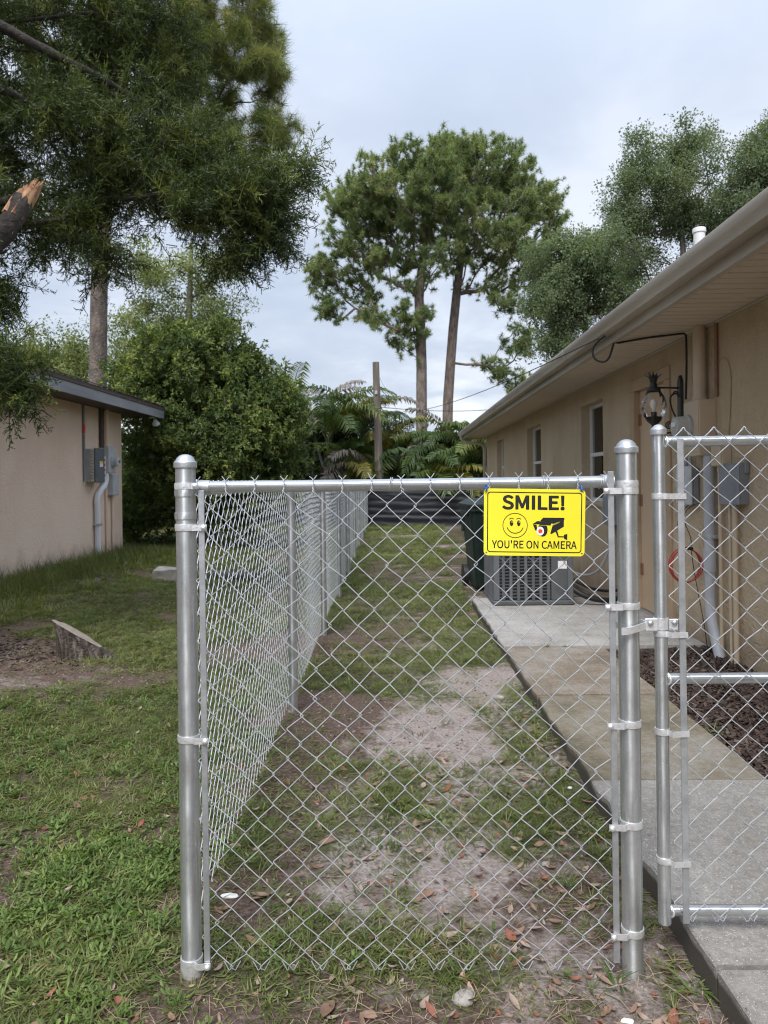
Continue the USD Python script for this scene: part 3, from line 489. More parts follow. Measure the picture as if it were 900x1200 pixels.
for x, z0, z1 in ((XB[0], 0.035, 1.222), (XB[1], 0.045, 1.256)):
    m = MB(); m.box((x - 0.0075, YF - 0.026, z0), (x + 0.0075, YF - 0.022, z1), 0.001); m.build('tension_bar', 'dull_steel', fence, smooth=20)
for z, arm, mm in ((1.2335, -0.500, 'cast_aluminium'), (1.216, None, 'galvanized'), (1.159, None, 'galvanized'), (1.130, XB[0] + 0.007, 'cast_aluminium'), (0.600, XB[0] + 0.004, 'cast_aluminium'), (0.040, XB[0] + 0.002, 'cast_aluminium'), (0.018, None, 'cast_aluminium')):
    b = band(PL, RP, z, 0.0165 if z > 0.03 else 0.03, arm=arm, ay=-0.029).build('tension_band', mm, fence, smooth=40)
    if arm is not None: bolt(arm, YF - 0.031, z).build('bolt', 'cast_aluminium', b, smooth=40)
for z, arm in ((1.225, None), (1.208, XB[1] - 0.012), (0.922, XB[1] - 0.012), (0.630, XB[1] - 0.010), (0.380, XB[1] - 0.009), (0.112, XB[1] - 0.008)):
    b = band(PR, RP, z, 0.0165, arm=arm, ay=-0.029).build('tension_band', 'cast_aluminium', fence, smooth=40)
    if arm is not None: bolt(arm, YF - 0.031, z).build('bolt', 'cast_aluminium', b, smooth=40)
rng = np.random.default_rng(5)
S = 0.0364; HW = 1.182; ZB = 0.034; NB = 32; YW = YF - 0.0215; X0 = -0.0985 - 11 * S
WR = 0.00118
for i in range(29):
    x0 = X0 + i * S
    if x0 < XB[0] - 0.012 or x0 + S > XB[1] + 0.026: continue
    p = zigzag(HW, S, NB, rng, True, first=i % 2, jit=0.0019)
    # top: neighbouring wires twist round each other in front of the rail and flare into a barb
    left = (i % 2 == 0)                          # even wires start at their left bend: barb shared with the wire to the left
    xb = 0.0 if left else S; sg = 1 if left else -1
    a = np.linspace(0, 1, 6)
    tw = np.stack([xb + sg * 0.0018 * np.cos(a * 2 * PI), -0.0018 * np.sin(a * 2 * PI) * sg - 0.0005, HW + 0.008 + a * 0.023], 1)
    p = np.vstack([[(xb + sg * 0.0095, -0.001, HW + 0.040 + rng.normal(0, 0.0018)), (xb + sg * 0.004, 0, HW + 0.0335)], tw[::-1], p[1:]])
    xe = S * ((NB + i) % 2); se = 1 if xe > 0.01 else -1
    # bottom: ends folded over into a point
    p = np.vstack([p, [(xe - se * 0.004, 0.001, -0.006), (xe - se * 0.008, 0.003, -0.010), (xe - se * 0.016, 0.004, 0.004), (xe - se * 0.021, 0.005, 0.012)]])
    MB().tube(p + [x0, YW, ZB], WR, 6).build('mesh_wire', 'zinc_wire', fence, smooth=50)
for x in (0.36, 0.505, -0.02):
    aa = np.linspace(0, 2 * PI * 1.6, 22)
    m = MB(); m.tube(np.stack([x + 0.004 * (aa / 6) + 0.004 * np.sin(aa), YF + (RR + 0.002) * np.cos(aa) - 0.001, ZR + (RR + 0.002) * np.sin(aa)], 1), 0.0016, 6)
    m.build('tie_wire', 'dull_steel', fence, smooth=50)

# ------------------------------------------------------------------ side fence run
A0, A1 = np.array([-0.540, 1.86]), np.array([-0.835, 20.0]); FD = (A1 - A0) / np.linalg.norm(A1 - A0); FL = float(np.linalg.norm(A1 - A0)); FN = np.array([-FD[1], FD[0]])
sfence = thing('chain_link_fence', 'long chain link side run with line posts receding to the back fence', 'fence')
ZS = 1.222
m = MB(); m.tube([(A0[0], A0[1] - 0.02, ZS), (A0[0] + FD[0] * 6, A0[1] + FD[1] * 6, ZS), (A1[0], A1[1], ZS)], 0.0160, 16); m.build('top_rail', 'galvanized_run', sfence, smooth=50)
py_ = [3.86, 5.80, 7.75, 9.7, 11.7, 13.7, 15.7, 17.8, 19.95]
for y in py_:
    t = (y - A0[1]) / FD[1]; c = A0 + FD * t; r = 0.024
    z0 = float(gz(c[0], c[1]))
    m = MB(); m.lathe([(r, z0 - 0.2), (r, ZS - 0.030)], (c[0], c[1], 0), 18); p = m.build('line_post', 'galvanized', sfence, smooth=60)
    m = MB(); m.lathe([(r + 0.003, -0.055), (r + 0.003, -0.03), (r + 0.001, -0.022), (r * 0.8, -0.012), (0.018, 0.0), (0.019, 0.012), (0.012, 0.02), (0.0004, 0.022)], (c[0], c[1], ZS), 16); m.build('loop_cap', 'dull_steel', p, smooth=50)
rng = np.random.default_rng(6)
MD = np.array([[FD[0], FN[0], 0], [FD[1], FN[1], 0], [0, 0, 1]])
rest = MB(); nw = int((FL - 0.02) / S)
for i in range(nw):
    u = i * S; fine = i < 40; H = 1.178
    p = zigzag(H, S, NB, rng, fine, first=i % 2, jit=0.0022)
    left = i % 2 == 0; xb = 0.0 if left else S; sg = 1 if left else -1
    p = np.vstack([[(xb + sg * 0.010, 0, H + 0.030), (xb + sg * 0.0015, 0, H + 0.020), (xb + sg * 0.0015, 0, H + 0.003)], p[1:]])
    x0 = A0 + FD * (u + 0.01) + FN * 0.022; bow = 0.006 * math.sin(u * 1.7) + 0.004 * math.sin(u * 4.1)
    p = p @ MD.T + [x0[0] + FN[0] * bow, x0[1] + FN[1] * bow, 0]
    p[:, 2] += float(gz(x0[0], x0[1])) * 0.3 + 0.042
    if i < 300: MB().tube(p, WR * 1.2, 5 if fine else 4, False).build('mesh_wire', 'zinc_bright', sfence, smooth=60)
    else: rest.tube(p, WR * 1.35, 3, False)
rest.build('far_mesh_wire', 'zinc_bright', sfence, smooth=60, kind='stuff')

# ------------------------------------------------------------------ gate
gate = thing('gate', 'chain link gate with cross rails and a latch, beside the house wall', 'gate')
GXL, GXR, GR = 0.654, 1.63, 0.0157
for x in (GXL, GXR):
    m = MB(); m.lathe([(0.0005, 0.128), (GR * 0.9, 0.128), (GR, 0.131), (GR, 1.356)], (x, YF, 0), 28); p = m.build('frame_upright', 'galvanized', gate, smooth=50)
    post_cap((x, YF), GR + 0.0005, 1.358, 0.014).build('post_cap', 'dull_steel', p, smooth=50)
for z in (1.3285, 0.738, 0.160):
    m = MB(); m.tube([(GXL + 0.012, YF, z), (GXR - 0.012, YF, z)], 0.0132, 20); p = m.build('cross_rail', 'galvanized_rail', gate, smooth=50)
    m = MB(); a = np.linspace(0, 2 * PI, 17); m.tube(np.stack([np.full(17, GXL + GR * 0.9) + 0.004 * np.cos(a) ** 2, YF + 0.0145 * np.cos(a), z + 0.0145 * np.sin(a)], 1), 0.0028, 6, False); m.build('weld_bead', 'cast_aluminium', p, smooth=60)
xb = 0.699
m = MB(); m.box((xb - 0.0080, YF - 0.024, 0.140), (xb + 0.0080, YF - 0.020, 1.335), 0.001); m.build('tension_bar', 'dull_steel', gate, smooth=20)
for z in (1.193, 0.852, 0.608, 0.288):
    band((GXL, YF), GR, z, 0.015, arm=xb + 0.004, ay=-0.027).build('tension_band', 'cast_aluminium', gate, smooth=40)
rng = np.random.default_rng(8); GS = 0.0372; gh = 1.209; gx0 = 0.6715; NG = 32; gb = 0.140
for i in range(26):
    x0 = gx0 + i * GS
    if x0 + GS > GXR - 0.02: break
    p = zigzag(gh, GS, NG, rng, True, first=(i + 1) % 2)
    left = i % 2 == 1; xt = 0.0 if left else GS; sg = 1 if left else -1
    p = np.vstack([[(xt - sg * 0.015, 0.004, gh - 0.018), (xt - sg * 0.005, 0.003, gh - 0.004), (xt - sg * 0.0005, 0.0015, gh + 0.0015), (xt + sg * 0.002, -0.001, gh - 0.0005)], p[3:]])
    xe = GS * ((NG + i + 1) % 2); se = 1 if xe > 0.01 else -1
    p = np.vstack([p, [(xe - se * 0.004, 0.001, -0.007), (xe - se * 0.009, 0.003, -0.010), (xe - se * 0.018, 0.004, 0.006)]])
    MB().tube(p + [x0, YF - 0.0195, gb + 0.012], WR, 6).build('mesh_wire', 'zinc_wire', gate, smooth=50)
zl = 0.876
latch = MB()
latch.lathe([(GR, -0.014), (GR + 0.003, -0.014), (GR + 0.003, 0.014), (GR, 0.014)], (GXL, YF, zl), 24)
latch.box((GXL - 0.046, YF - 0.020, zl - 0.016), (GXL - 0.014, YF - 0.015, zl + 0.016), 0.002)
latch.box((GXL + 0.014, YF - 0.020, zl - 0.014), (GXL + 0.036, YF - 0.015, zl + 0.014), 0.002)
lt = latch.build('latch', 'cast_aluminium', gate, smooth=30)
for x, z in ((GXL - 0.033, zl + 0.005), (GXL + 0.026, zl + 0.006)):
    bolt(x, YF - 0.021, z, 0.0058).build('bolt', 'dull_steel', lt, smooth=40)
m = MB()
for sy in (-1, 1):
    m.add(*strip(spline([(GXL - 0.040, YF - 0.013 if sy < 0 else YF - 0.010, zl - 0.003), (GXL - 0.062, YF + sy * 0.030, zl - 0.004), (PR[0], YF + sy * 0.036, zl - 0.008), (PR[0] - 0.030, YF + sy * 0.040, zl - 0.011)], 14), 0.017, 0.004))
m.build('fork', 'cast_aluminium', lt, smooth=40)

# ------------------------------------------------------------------ sign
FONT = (glob.glob('/opt/blender-*/*/datafiles/fonts/Noto Sans CJK Regular.woff2') or glob.glob('/opt/blender-*/*/datafiles/fonts/Inter.woff2'))[0]
def text_shape(text, height, stroke):
    """Lettering as flat polygons, baseline on y=0, centred on x=0."""
    from PIL import Image, ImageDraw, ImageFont
    font = ImageFont.truetype(FONT, 200)
    x0, y0, x1, y1 = font.getbbox(text, anchor='ls', stroke_width=stroke)
    im = Image.new('L', (x1 - x0 + 8, y1 - y0 + 8)); ImageDraw.Draw(im).text((4 - x0, 4 - y0), text, 255, font, anchor='ls', stroke_width=stroke)
    on = np.pad(np.asarray(im) > 127, ((0, 0), (1, 1))).astype(np.int8)
    rows, starts = np.nonzero(np.diff(on, axis=1) == 1); ends = np.nonzero(np.diff(on, axis=1) == -1)[1]
    sh = shapely.union_all(shapely.box(starts, -rows - 1, ends, -rows)).buffer(0.6).buffer(-0.6).simplify(0.7)
    b0 = -(4 - y0); sh = affinity.translate(sh, -(x1 - x0 + 8) / 2, -b0)
    capb = font.getbbox('E', anchor='ls', stroke_width=stroke); s = height / (-capb[1])
    return affinity.scale(sh, s, s, origin=(0, 0))
SW, SH = 0.2475, 0.1640
sc_ = np.array([0.3365, YF - 0.034, 1.1335])
sign = thing('warning_sign', 'yellow sign reading SMILE! YOU\'RE ON CAMERA with face and camera pictures', 'sign')
tilt = math.radians(1.45); LEAN = math.radians(1.2)
def sgn(poly_or_mesh, lift, thick):
    m = extr(poly_or_mesh, thick) if not isinstance(poly_or_mesh, trimesh.Trimesh) else poly_or_mesh
    v = np.array(m.vertices); x, y, z = v[:, 0], v[:, 1], v[:, 2] + lift
    c, s_ = math.cos(-tilt), math.sin(-tilt); X = c * x - s_ * y; Z = s_ * x + c * y
    bow = 0.0035 * ((x / (SW / 2)) ** 2 - 0.5) * 0.8 - 0.003 * (y / (SH / 2)) * (x / (SW / 2))
    return MB().add(np.stack([sc_[0] + X, sc_[1] - z + bow + Z * LEAN, sc_[2] + Z], 1), m.faces)
def rrect(w, h, r): return sbox(-w / 2 + r, -h / 2 + r, w / 2 - r, h / 2 - r).buffer(r, 8)
def dense(poly, step=0.012):
    cells = [poly.intersection(sbox(x, -1, x + step, 1)) for x in np.arange(-SW / 2, SW / 2, step)]
    return [c for c in cells if c.area > 1e-9]
def signpart(poly, lift, thick, name, mt):
    b = MB()
    for c in dense(poly):
        for g in getattr(c, 'geoms', [c]):
            if g.geom_type == 'Polygon' and g.area > 1e-9:
                v, f = sgn(g, lift, thick).arrays(); b.add(v, f)
    return b.build(name, mt, sign, smooth=False)
plate = rrect(SW, SH, 0.011)
for hx, hy in ((-1, 1), (1, 1), (-1, -1), (1, -1)): plate = plate.difference(Point(hx * (SW / 2 - 0.0065), hy * (SH / 2 - 0.0065)).buffer(0.0022))
signpart(plate, 0, 0.0012, 'plate', 'sign_yellow')
signpart(rrect(SW - 0.016, SH - 0.016, 0.008).difference(rrect(SW - 0.0205, SH - 0.0205, 0.006)), 0.0012, 0.0004, 'border', 'sign_black')
def fit(sh, w): b = sh.bounds; return affinity.scale(sh, w / (b[2] - b[0]), 1, origin=((b[0] + b[2]) / 2, 0))
t1 = affinity.translate(fit(text_shape('SMILE!', 0.0335, 7), 0.152), -0.002, 0.0325); signpart(t1, 0.0012, 0.0004, 'lettering', 'sign_black')
t2 = affinity.translate(fit(text_shape('YOU\'RE ON CAMERA', 0.0185, 3), 0.208), 0.0, -0.0635); signpart(t2, 0.0012, 0.0004, 'lettering', 'sign_black')
fc = (-0.0475, -0.0080)
face = [Point(fc).buffer(0.0305, 24).difference(Point(fc).buffer(0.0290, 24))]
for ex in (-0.0088, 0.0088):
    face.append(affinity.translate(affinity.scale(Point(0, 0).buffer(1, 12), 0.0042, 0.0070), fc[0] + ex, fc[1] + 0.0055).difference(affinity.translate(Point(0, 0).buffer(0.0016), fc[0] + ex + 0.0012, fc[1] + 0.0085)))
    face.append(LineString([(fc[0] + ex + 0.0055 * math.cos(a), fc[1] + 0.0135 + 0.0042 * math.sin(a)) for a in np.linspace(0.5, 2.7, 8)]).buffer(0.0008))
face.append(LineString([(fc[0] + 0.0205 * math.cos(a), fc[1] + 0.0015 + 0.0205 * math.sin(a)) for a in np.linspace(PI + 0.35, 2 * PI - 0.35, 16)]).buffer(0.0009))
signpart(unary_union(face), 0.0012, 0.0004, 'smiling_face', 'sign_black')
def P(*pts): return Polygon([((u - 430) * 0.0003585 - 0.0, (310 - v) * 0.0003585) for u, v in pts])
ICX = 0.0
cam_poly = [P((490, 277), (636, 277), (634, 290), (560, 318), (470, 300)), P((420, 320), (452, 300), (548, 312), (540, 330), (448, 322)), P((420, 322), (446, 326), (452, 372), (436, 362)), P((556, 326), (632, 290), (632, 336), (548, 388), (540, 384)), P((574, 368), (588, 366), (598, 402), (634, 402), (634, 392), (656, 386), (656, 428), (636, 420), (634, 410), (592, 410))]
cam_poly.append(affinity.translate(affinity.scale(Point(0, 0).buffer(1, 14), 0.0165 * 0.72, 0.0165), (488 - 430) * 0.0003585, (310 - 360) * 0.0003585))
camera_icon = unary_union(cam_poly)
camera_icon = camera_icon.difference(P((560, 326), (604, 306), (604, 309), (560, 329))).difference(P((452, 324), (540, 332), (540, 335), (452, 327)))
camera_icon = affinity.translate(camera_icon, -0.0008, 0)
signpart(camera_icon, 0.0012, 0.0004, 'camera_picture', 'sign_black')
lc = ((471 - 430) * 0.0003585 - 0.0008, (310 - 369) * 0.0003585)
lens = affinity.translate(affinity.scale(Point(0, 0).buffer(1, 14), 0.0092, 0.0108), *lc)
signpart(lens, 0.0017, 0.0003, 'lens_ring', 'sign_white')
signpart(affinity.translate(Point(0, 0).buffer(0.0050, 10), *lc), 0.0021, 0.0003, 'lens', 'sign_red')
for hx in (-1, 1):
    p = sc_ + [hx * (SW / 2 - 0.0065), 0, SH / 2 - 0.0065 - hx * 0.003]
    aa = np.linspace(0, 2 * PI, 15)
    m = MB(); m.tube(np.stack([p[0] + 0.002 * np.sin(aa) - hx * 0.002, p[1] + 0.010 + 0.014 * np.cos(aa), p[2] + 0.007 + 0.009 * np.sin(aa)], 1), 0.0014, 6, False); m.box((p[0] - 0.0045, p[1] - 0.006, p[2] + 0.004), (p[0] + 0.0025, p[1] - 0.001, p[2] + 0.010), 0.0008)
    m.tube([(p[0] - 0.002, p[1] - 0.004, p[2] + 0.006), (p[0] - 0.005 - 0.003 * hx, p[1] - 0.008, p[2] + 0.014)], 0.0011, 5)
    m.build('cable_tie', 'blue_tie', sign, smooth=50)

# ------------------------------------------------------------------ right house
HX, HY0, HY1 = 2.10, -2.0, 16.7
house = thing('house', 'tan stucco house with soffit, gutter and side door on the right', 'house')
openings = [('door', 5.56, 6.37, 0.085, 2.05), ('w', 7.32, 8.17, 1.0, 2.06), ('w', 10.45, 11.55, 1.0, 2.06), ('w', 14.05, 15.0, 1.0, 2.06)]
wp = sbox(HY0, -0.3, HY1, 2.285)
for _, a, b, c, d in openings: wp = wp.difference(sbox(a, c, b, d))
joint = 9.6
for a, b in ((HY0, joint - 0.006), (joint + 0.006, HY1)):
    wm = extr(wp.intersection(sbox(a, -1, b, 3)), 0.2); v = np.array(wm.vertices)
    MB().add(np.stack([HX + 0.2 - v[:, 2], v[:, 0], v[:, 1]], 1), wm.faces[:, ::1]).build('wall', 'stucco_tan', house, smooth=False)
MB().box((HX + 0.02, joint - 0.006, -0.2), (HX + 0.19, joint + 0.006, 2.285)).build('expansion_joint', 'trim_tan', house, smooth=False)
m = MB(); m.box((HX + 0.2, HY1 - 0.2, -0.3), (11, HY1, 2.30)); m.box((HX + 0.2, HY0, -0.3), (11, HY0 + 0.2, 2.30)); m.box((10.8, HY0 + 0.2, -0.3), (11, HY1 - 0.2, 2.30)); m.box((HX + 0.2, HY0 + 0.2, 2.283), (10.8, HY1 - 0.2, 2.30)); m.box((HX + 0.2, HY0 + 0.2, -0.2), (10.8, HY1 - 0.2, -0.1))
m.build('wall', 'stucco_tan', house, smooth=False)
EY0, EY1, EX = HY0 - 0.5, 17.3, 1.60
ZSOF = 2.257
m = MB(); m.hull([(EX, y, z) for y in (EY0, EY1) for z in (2.392,)] + [(EX, y, 2.405) for y in (EY0, EY1)] + [(6.5, y, z) for y in (EY0, EY1) for z in (4.02, 4.05)]); m.hull([(11.5, y, z) for y in (EY0, EY1) for z in (2.392, 2.405)] + [(6.5, y, z) for y in (EY0, EY1) for z in (4.02, 4.05)])
m.build('roof', 'shingle_grey', house, smooth=False)
m = MB()
for y0, y1 in ((HY0, HY0 + 0.1), (HY1 - 0.1, HY1)): m.hull([(HX, y, 2.30) for y in (y0, y1)] + [(11, y, 2.30) for y in (y0, y1)] + [(6.5, y, 3.95) for y in (y0, y1)] + [(HX, y, 2.44) for y in (y0, y1)])
m.build('gable', 'stucco_tan', house, smooth=False)
# fascia, gutter
m = MB(); m.box((EX, EY0, ZSOF - 0.012), (EX + 0.02, EY1, 2.385)); m.box((EX + 0.02, EY1 - 0.02, ZSOF - 0.012), (HX + 0.3, EY1, 2.385)); m.build('fascia', 'gutter_cream', house, smooth=False)
gp = [(1.598, 2.405), (1.598, 2.298), (1.535, 2.290), (1.522, 2.296), (1.515, 2.325), (1.500, 2.345), (1.487, 2.365), (1.482, 2.395), (1.482, 2.412), (1.493, 2.412), (1.493, 2.404), (1.488, 2.398), (1.494, 2.368), (1.506, 2.349), (1.521, 2.328), (1.528, 2.302), (1.540, 2.297), (1.592, 2.304), (1.592, 2.405)]
gp = [(x, 2.300 + (z - 2.290) * 0.70) for x, z in gp]
gm_ = extr(Polygon(gp), EY1 + 0.02 - EY0); v = np.array(gm_.vertices)
gut = MB().add(np.stack([v[:, 0], EY0 + v[:, 2], v[:, 1]], 1), gm_.faces).build('gutter', 'gutter_cream', house, smooth=50)
MB().hull([(x, y, z) for x, z in gp[:9] for y in (EY1 + 0.02, EY1 + 0.022)]).build('end_cap', 'gutter_cream', gut, smooth=False)
for y in (6.4, 11.0): 
    MB().hull([(x - (0.003 if x < 1.59 else 0), yy, z - (0.003 if z < 2.31 else 0)) for x, z in gp[2:9] for yy in (y - 0.025, y + 0.025)]).build('gutter_joint', 'gutter_cream', gut, smooth=False)
# soffit panels, each with three pressed grooves
pw = 0.305; npan = int((EY1 - 0.03 - EY0) / pw) 
for k in range(npan):
    y0 = EY0 + 0.01 + k * pw; pr = []
    for q in range(3):
        a = y0 + q * pw / 3
        pr += [(a + 0.001, ZSOF), (a + pw / 3 - 0.022, ZSOF), (a + pw / 3 - 0.017, ZSOF + 0.009), (a + pw / 3 - 0.006, ZSOF + 0.009), (a + pw / 3 - 0.001, ZSOF)]
    n = len(pr); x1 = HX - 0.001 if y0 < HY1 - pw else 2.6
    v = [(x, y, z) for x in (EX + 0.021, x1) for y, z in pr]
    MB().add(v, [[i + 1, i, n + i, n + i + 1] for i in range(n - 1)]).build('soffit_panel', 'soffit_cream', house, smooth=False)
MB().box((HX - 0.022, EY0, ZSOF - 0.014), (HX - 0.002, EY1 - 0.7, ZSOF - 0.001), 0.003).build('soffit_trim', 'gutter_cream', house, smooth=False)
MB().box((EX + 0.021, EY0, ZSOF - 0.011), (EX + 0.045, EY1 - 0.03, ZSOF - 0.0015), 0.002).build('soffit_trim', 'gutter_cream', house, smooth=False)
# door
dr = MB().box((HX + 0.035, 5.615, 0.11), (HX + 0.075, 6.315, 2.0), 0.002).build('door', 'door_tan', house, smooth=False)
for z in (0.45, 1.05, 1.75):
    m = MB(); m.tube([(HX + 0.028, 6.322, z - 0.05), (HX + 0.028, 6.322, z + 0.05)], 0.008, 8); m.box((HX + 0.030, 6.27, z - 0.05), (HX + 0.0345, 6.318, z + 0.05)); m.build('hinge', 'copper_old', dr, smooth=40)
m = MB(); m.lathe([(0.0005, 0), (0.03, 0), (0.03, 0.012), (0.012, 0.014), (0.012, 0.035), (0.026, 0.042), (0.028, 0.058), (0.018, 0.07), (0.0005, 0.072)], (0, 0, 0), 16).move([[0, 0, -1], [0, 1, 0], [1, 0, 0]]).move(t=(HX + 0.034, 5.68, 1.0)); m.build('door_knob', 'black_iron', dr, smooth=40)
m = MB(); m.lathe([(0.0005, 0), (0.03, 0), (0.028, 0.02), (0.0005, 0.022)], (0, 0, 0), 16).move([[0, 0, -1], [0, 1, 0], [1, 0, 0]]).move(t=(HX + 0.034, 5.68, 1.16)); m.build('deadbolt', 'black_iron', dr, smooth=40)
m = MB(); m.box((HX - 0.018, 5.50, 0.105), (HX + 0.085, 5.612, 2.0), 0.004); m.box((HX - 0.018, 6.318, 0.105), (HX + 0.085, 6.43, 2.0), 0.004); m.box((HX - 0.019, 5.50, 2.002), (HX + 0.084, 6.43, 2.10), 0.004); m.build('door_frame', 'trim_tan', house, smooth=False)
MB().box((HX - 0.03, 5.52, 0.075), (HX + 0.19, 6.41, 0.1045), 0.003).build('door_sill', 'dull_steel', house, smooth=False)
for _, a, b, c, d in openings[1:]:
    x0, x1 = HX + 0.095, HX + 0.135; fw = 0.035; mid = (c + d) / 2 - 0.02
    m = MB(); m.box((x0, a + 0.001, c + 0.001), (x1, a + fw, d - 0.001)); m.box((x0, b - fw, c + 0.001), (x1, b - 0.001, d - 0.001)); m.box((x0 + 0.001, a + fw, c + 0.001), (x1, b - fw, c + fw)); m.box((x0 + 0.001, a + fw, d - fw), (x1, b - fw, d - 0.001))
    w = m.build('window', 'white_frame', house, smooth=False)
    MB().box((x0 - 0.004, a + fw, mid - 0.02), (x1 - 0.004, b - fw, mid + 0.02), 0.003).build('meeting_rail', 'white_frame', w, smooth=False)
    m = MB(); 
    for yy in (a + fw, b - fw - 0.02): m.box((x0 + 0.004, yy, c + fw), (x1 - 0.01, yy + 0.02, mid - 0.02))
    m.build('sash', 'white_frame', w, smooth=False)
    MB().box((x0 + 0.018, a + fw + 0.001, c + fw), (x0 + 0.022, b - fw - 0.001, mid - 0.021)).build('pane', 'pane_glass', w, smooth=False)
    MB().box((x0 + 0.024, a + fw + 0.001, mid + 0.021), (x0 + 0.028, b - fw - 0.001, d - fw)).build('pane', 'pane_glass', w, smooth=False)
    MB().box((HX - 0.02, a - 0.03, c - 0.05), (x0 + 0.03, b + 0.03, c - 0.001), 0.006).build('sill', 'stucco_tan', w, smooth=False)
# downspout at the far corner
m = MB(); m.tube(spline([(1.545, 17.0, 2.295), (1.55, 17.0, 2.24), (1.75, 16.93, 2.13), (2.02, 16.8, 2.07), (2.05, 16.76, 1.98)], 14), 0.036, 10); m.tube([(2.052, 16.76, 1.99), (2.052, 16.76, 0.1)], 0.036, 10)
m.build('downspout', 'gutter_cream', house, smooth=50)
v = thing('vent_pipe', 'short white plumbing vent pipe standing on the tan house roof', 'vent pipe', (2.2, 5.2, 2.6))
m = MB(); m.lathe([(0.040, 0.0), (0.040, 0.40), (0.046, 0.402), (0.046, 0.43), (0.040, 0.435), (0.032, 0.435), (0.032, 0.3)], (0, 0, 0), 18); m.build('pipe', 'vent_white', v, smooth=50)
m = MB(); m.lathe([(0.10, 0.03), (0.075, 0.06), (0.052, 0.11), (0.044, 0.20), (0.039, 0.21)], (0, 0, 0), 18); m.build('flashing', 'dull_steel', v, smooth=50)

# ------------------------------------------------------------------ wall fittings of the right house
lamp = thing('wall_lamp', 'black pineapple shaped wall lantern with clear swirled glass beside the door', 'wall lamp', (HX, 5.30, 1.815))
m = MB(); m.hull([(-0.022, y, z) for y, z in ((-0.03, -0.15), (0.03, -0.15), (0.03, 0.13), (-0.03, 0.13), (0, 0.175))] + [(0, y * 1.15, z * 1.03) for y, z in ((-0.03, -0.15), (0.03, -0.15), (0.03, 0.13), (-0.03, 0.13), (0, 0.175))]); m.build('back_plate', 'black_iron', lamp, smooth=False)
lx = -0.205
m = MB(); m.tube([(-0.02, 0, 0.085), (lx + 0.02, 0, 0.09)], 0.007, 8); m.build('arm', 'black_iron', lamp, smooth=50)
m = MB(); m.tube(spline([(-0.022, 0, 0.02), (-0.055, 0, 0.045), (-0.078, 0, 0.025), (-0.08, 0, -0.04), (-0.055, 0, -0.11), (-0.03, 0, -0.17), (-0.05, 0, -0.225), (-0.11, 0, -0.245), (lx + 0.02, 0, -0.232), (lx, 0, -0.20)], 40), 0.0062, 8)
a = np.linspace(0, 1.6 * 2 * PI, 30); rr = 0.03 * (1 - a / 13); m.tube(np.stack([-0.095 + rr * np.cos(a + 0.6), 0 * a, -0.19 + rr * np.sin(a + 0.6)], 1), 0.0052, 8)
m.tube(spline([(-0.03, 0, 0.045), (-0.045, 0, 0.06), (-0.06, 0, 0.05), (-0.055, 0, 0.035)], 10), 0.005, 8)
m.build('scroll', 'black_iron', lamp, smooth=50)
nz, ns = 26, 48; zz = np.linspace(0, 1, nz); rad = 0.030 + 0.056 * np.sin(PI * np.clip(zz * 0.86 + 0.08, 0, 1)) ** 0.8; th = np.arange(ns) * 2 * PI / ns
Rg = rad[:, None] + 0.0036 * np.cos(10 * (th[None] + 2.2 * zz[:, None])) * np.sin(PI * zz)[:, None]
vv = np.stack([lx + Rg * np.cos(th), Rg * np.sin(th), np.repeat((-0.155 + 0.225 * zz)[:, None], ns, 1)], -1).reshape(-1, 3)
i_, j_ = np.meshgrid(np.arange(nz - 1), np.arange(ns), indexing='ij')
MB().add(vv, np.stack([i_ * ns + j_, i_ * ns + (j_ + 1) % ns, (i_ + 1) * ns + (j_ + 1) % ns, (i_ + 1) * ns + j_], -1).reshape(-1, 4)).build('glass_globe', 'lamp_glass', lamp, smooth=True)
m = MB(); m.lathe([(0.0005, -0.235), (0.008, -0.228), (0.006, -0.215), (0.016, -0.200), (0.018, -0.185), (0.045, -0.160), (0.056, -0.135), (0.058, -0.125), (0.048, -0.135), (0.035, -0.150), (0.0005, -0.152)], (lx, 0, 0), 20); m.build('base_cup', 'black_iron', lamp, smooth=40)
m = MB(); m.lathe([(0.020, -0.152), (0.020, -0.09), (0.010, -0.088), (0.0005, -0.088)], (lx, 0, 0), 14); m.build('socket', 'black_iron', lamp, smooth=40)
m = MB(); m.lathe([(0.010, -0.088), (0.012, -0.07), (0.024, -0.045), (0.026, -0.025), (0.018, -0.002), (0.0005, 0.008)], (lx, 0, 0), 14); m.build('bulb', 'bulb_white', lamp, smooth=50)
m = MB(); m.lathe([(0.048, 0.060), (0.050, 0.068), (0.046, 0.082), (0.028, 0.090), (0.026, 0.115), (0.020, 0.125), (0.0005, 0.126)], (lx, 0, 0), 20); m.build('cap', 'black_iron', lamp, smooth=40)
for k in range(14):
    a = k * 2 * PI / 8 + (0.39 if k >= 8 else 0); o = 0.068 if k < 8 else 0.034; h = 0.185 if k < 8 else 0.205
    pth = spline([(lx + 0.018 * math.cos(a), 0.018 * math.sin(a), 0.118), (lx + 0.026 * math.cos(a), 0.026 * math.sin(a), 0.155), (lx + o * math.cos(a), o * math.sin(a), h)], 6)
    nrm = np.array([-math.sin(a), math.cos(a), 0]); w = np.array([0.010, 0.012, 0.012, 0.010, 0.006, 0.001])
    vv = np.concatenate([pth + nrm * w[:, None], pth - nrm * w[:, None], pth + np.array([math.cos(a), math.sin(a), 0]) * 0.003]); n = 6
    f = []
    for q in range(n - 1): f += [[q, q + 1, 2 * n + q + 1, 2 * n + q], [2 * n + q, 2 * n + q + 1, n + q + 1, n + q], [q + 1, q, n + q, n + q + 1]]
    MB().add(vv, f).build('crown_leaf', 'black_iron', lamp, smooth=False)

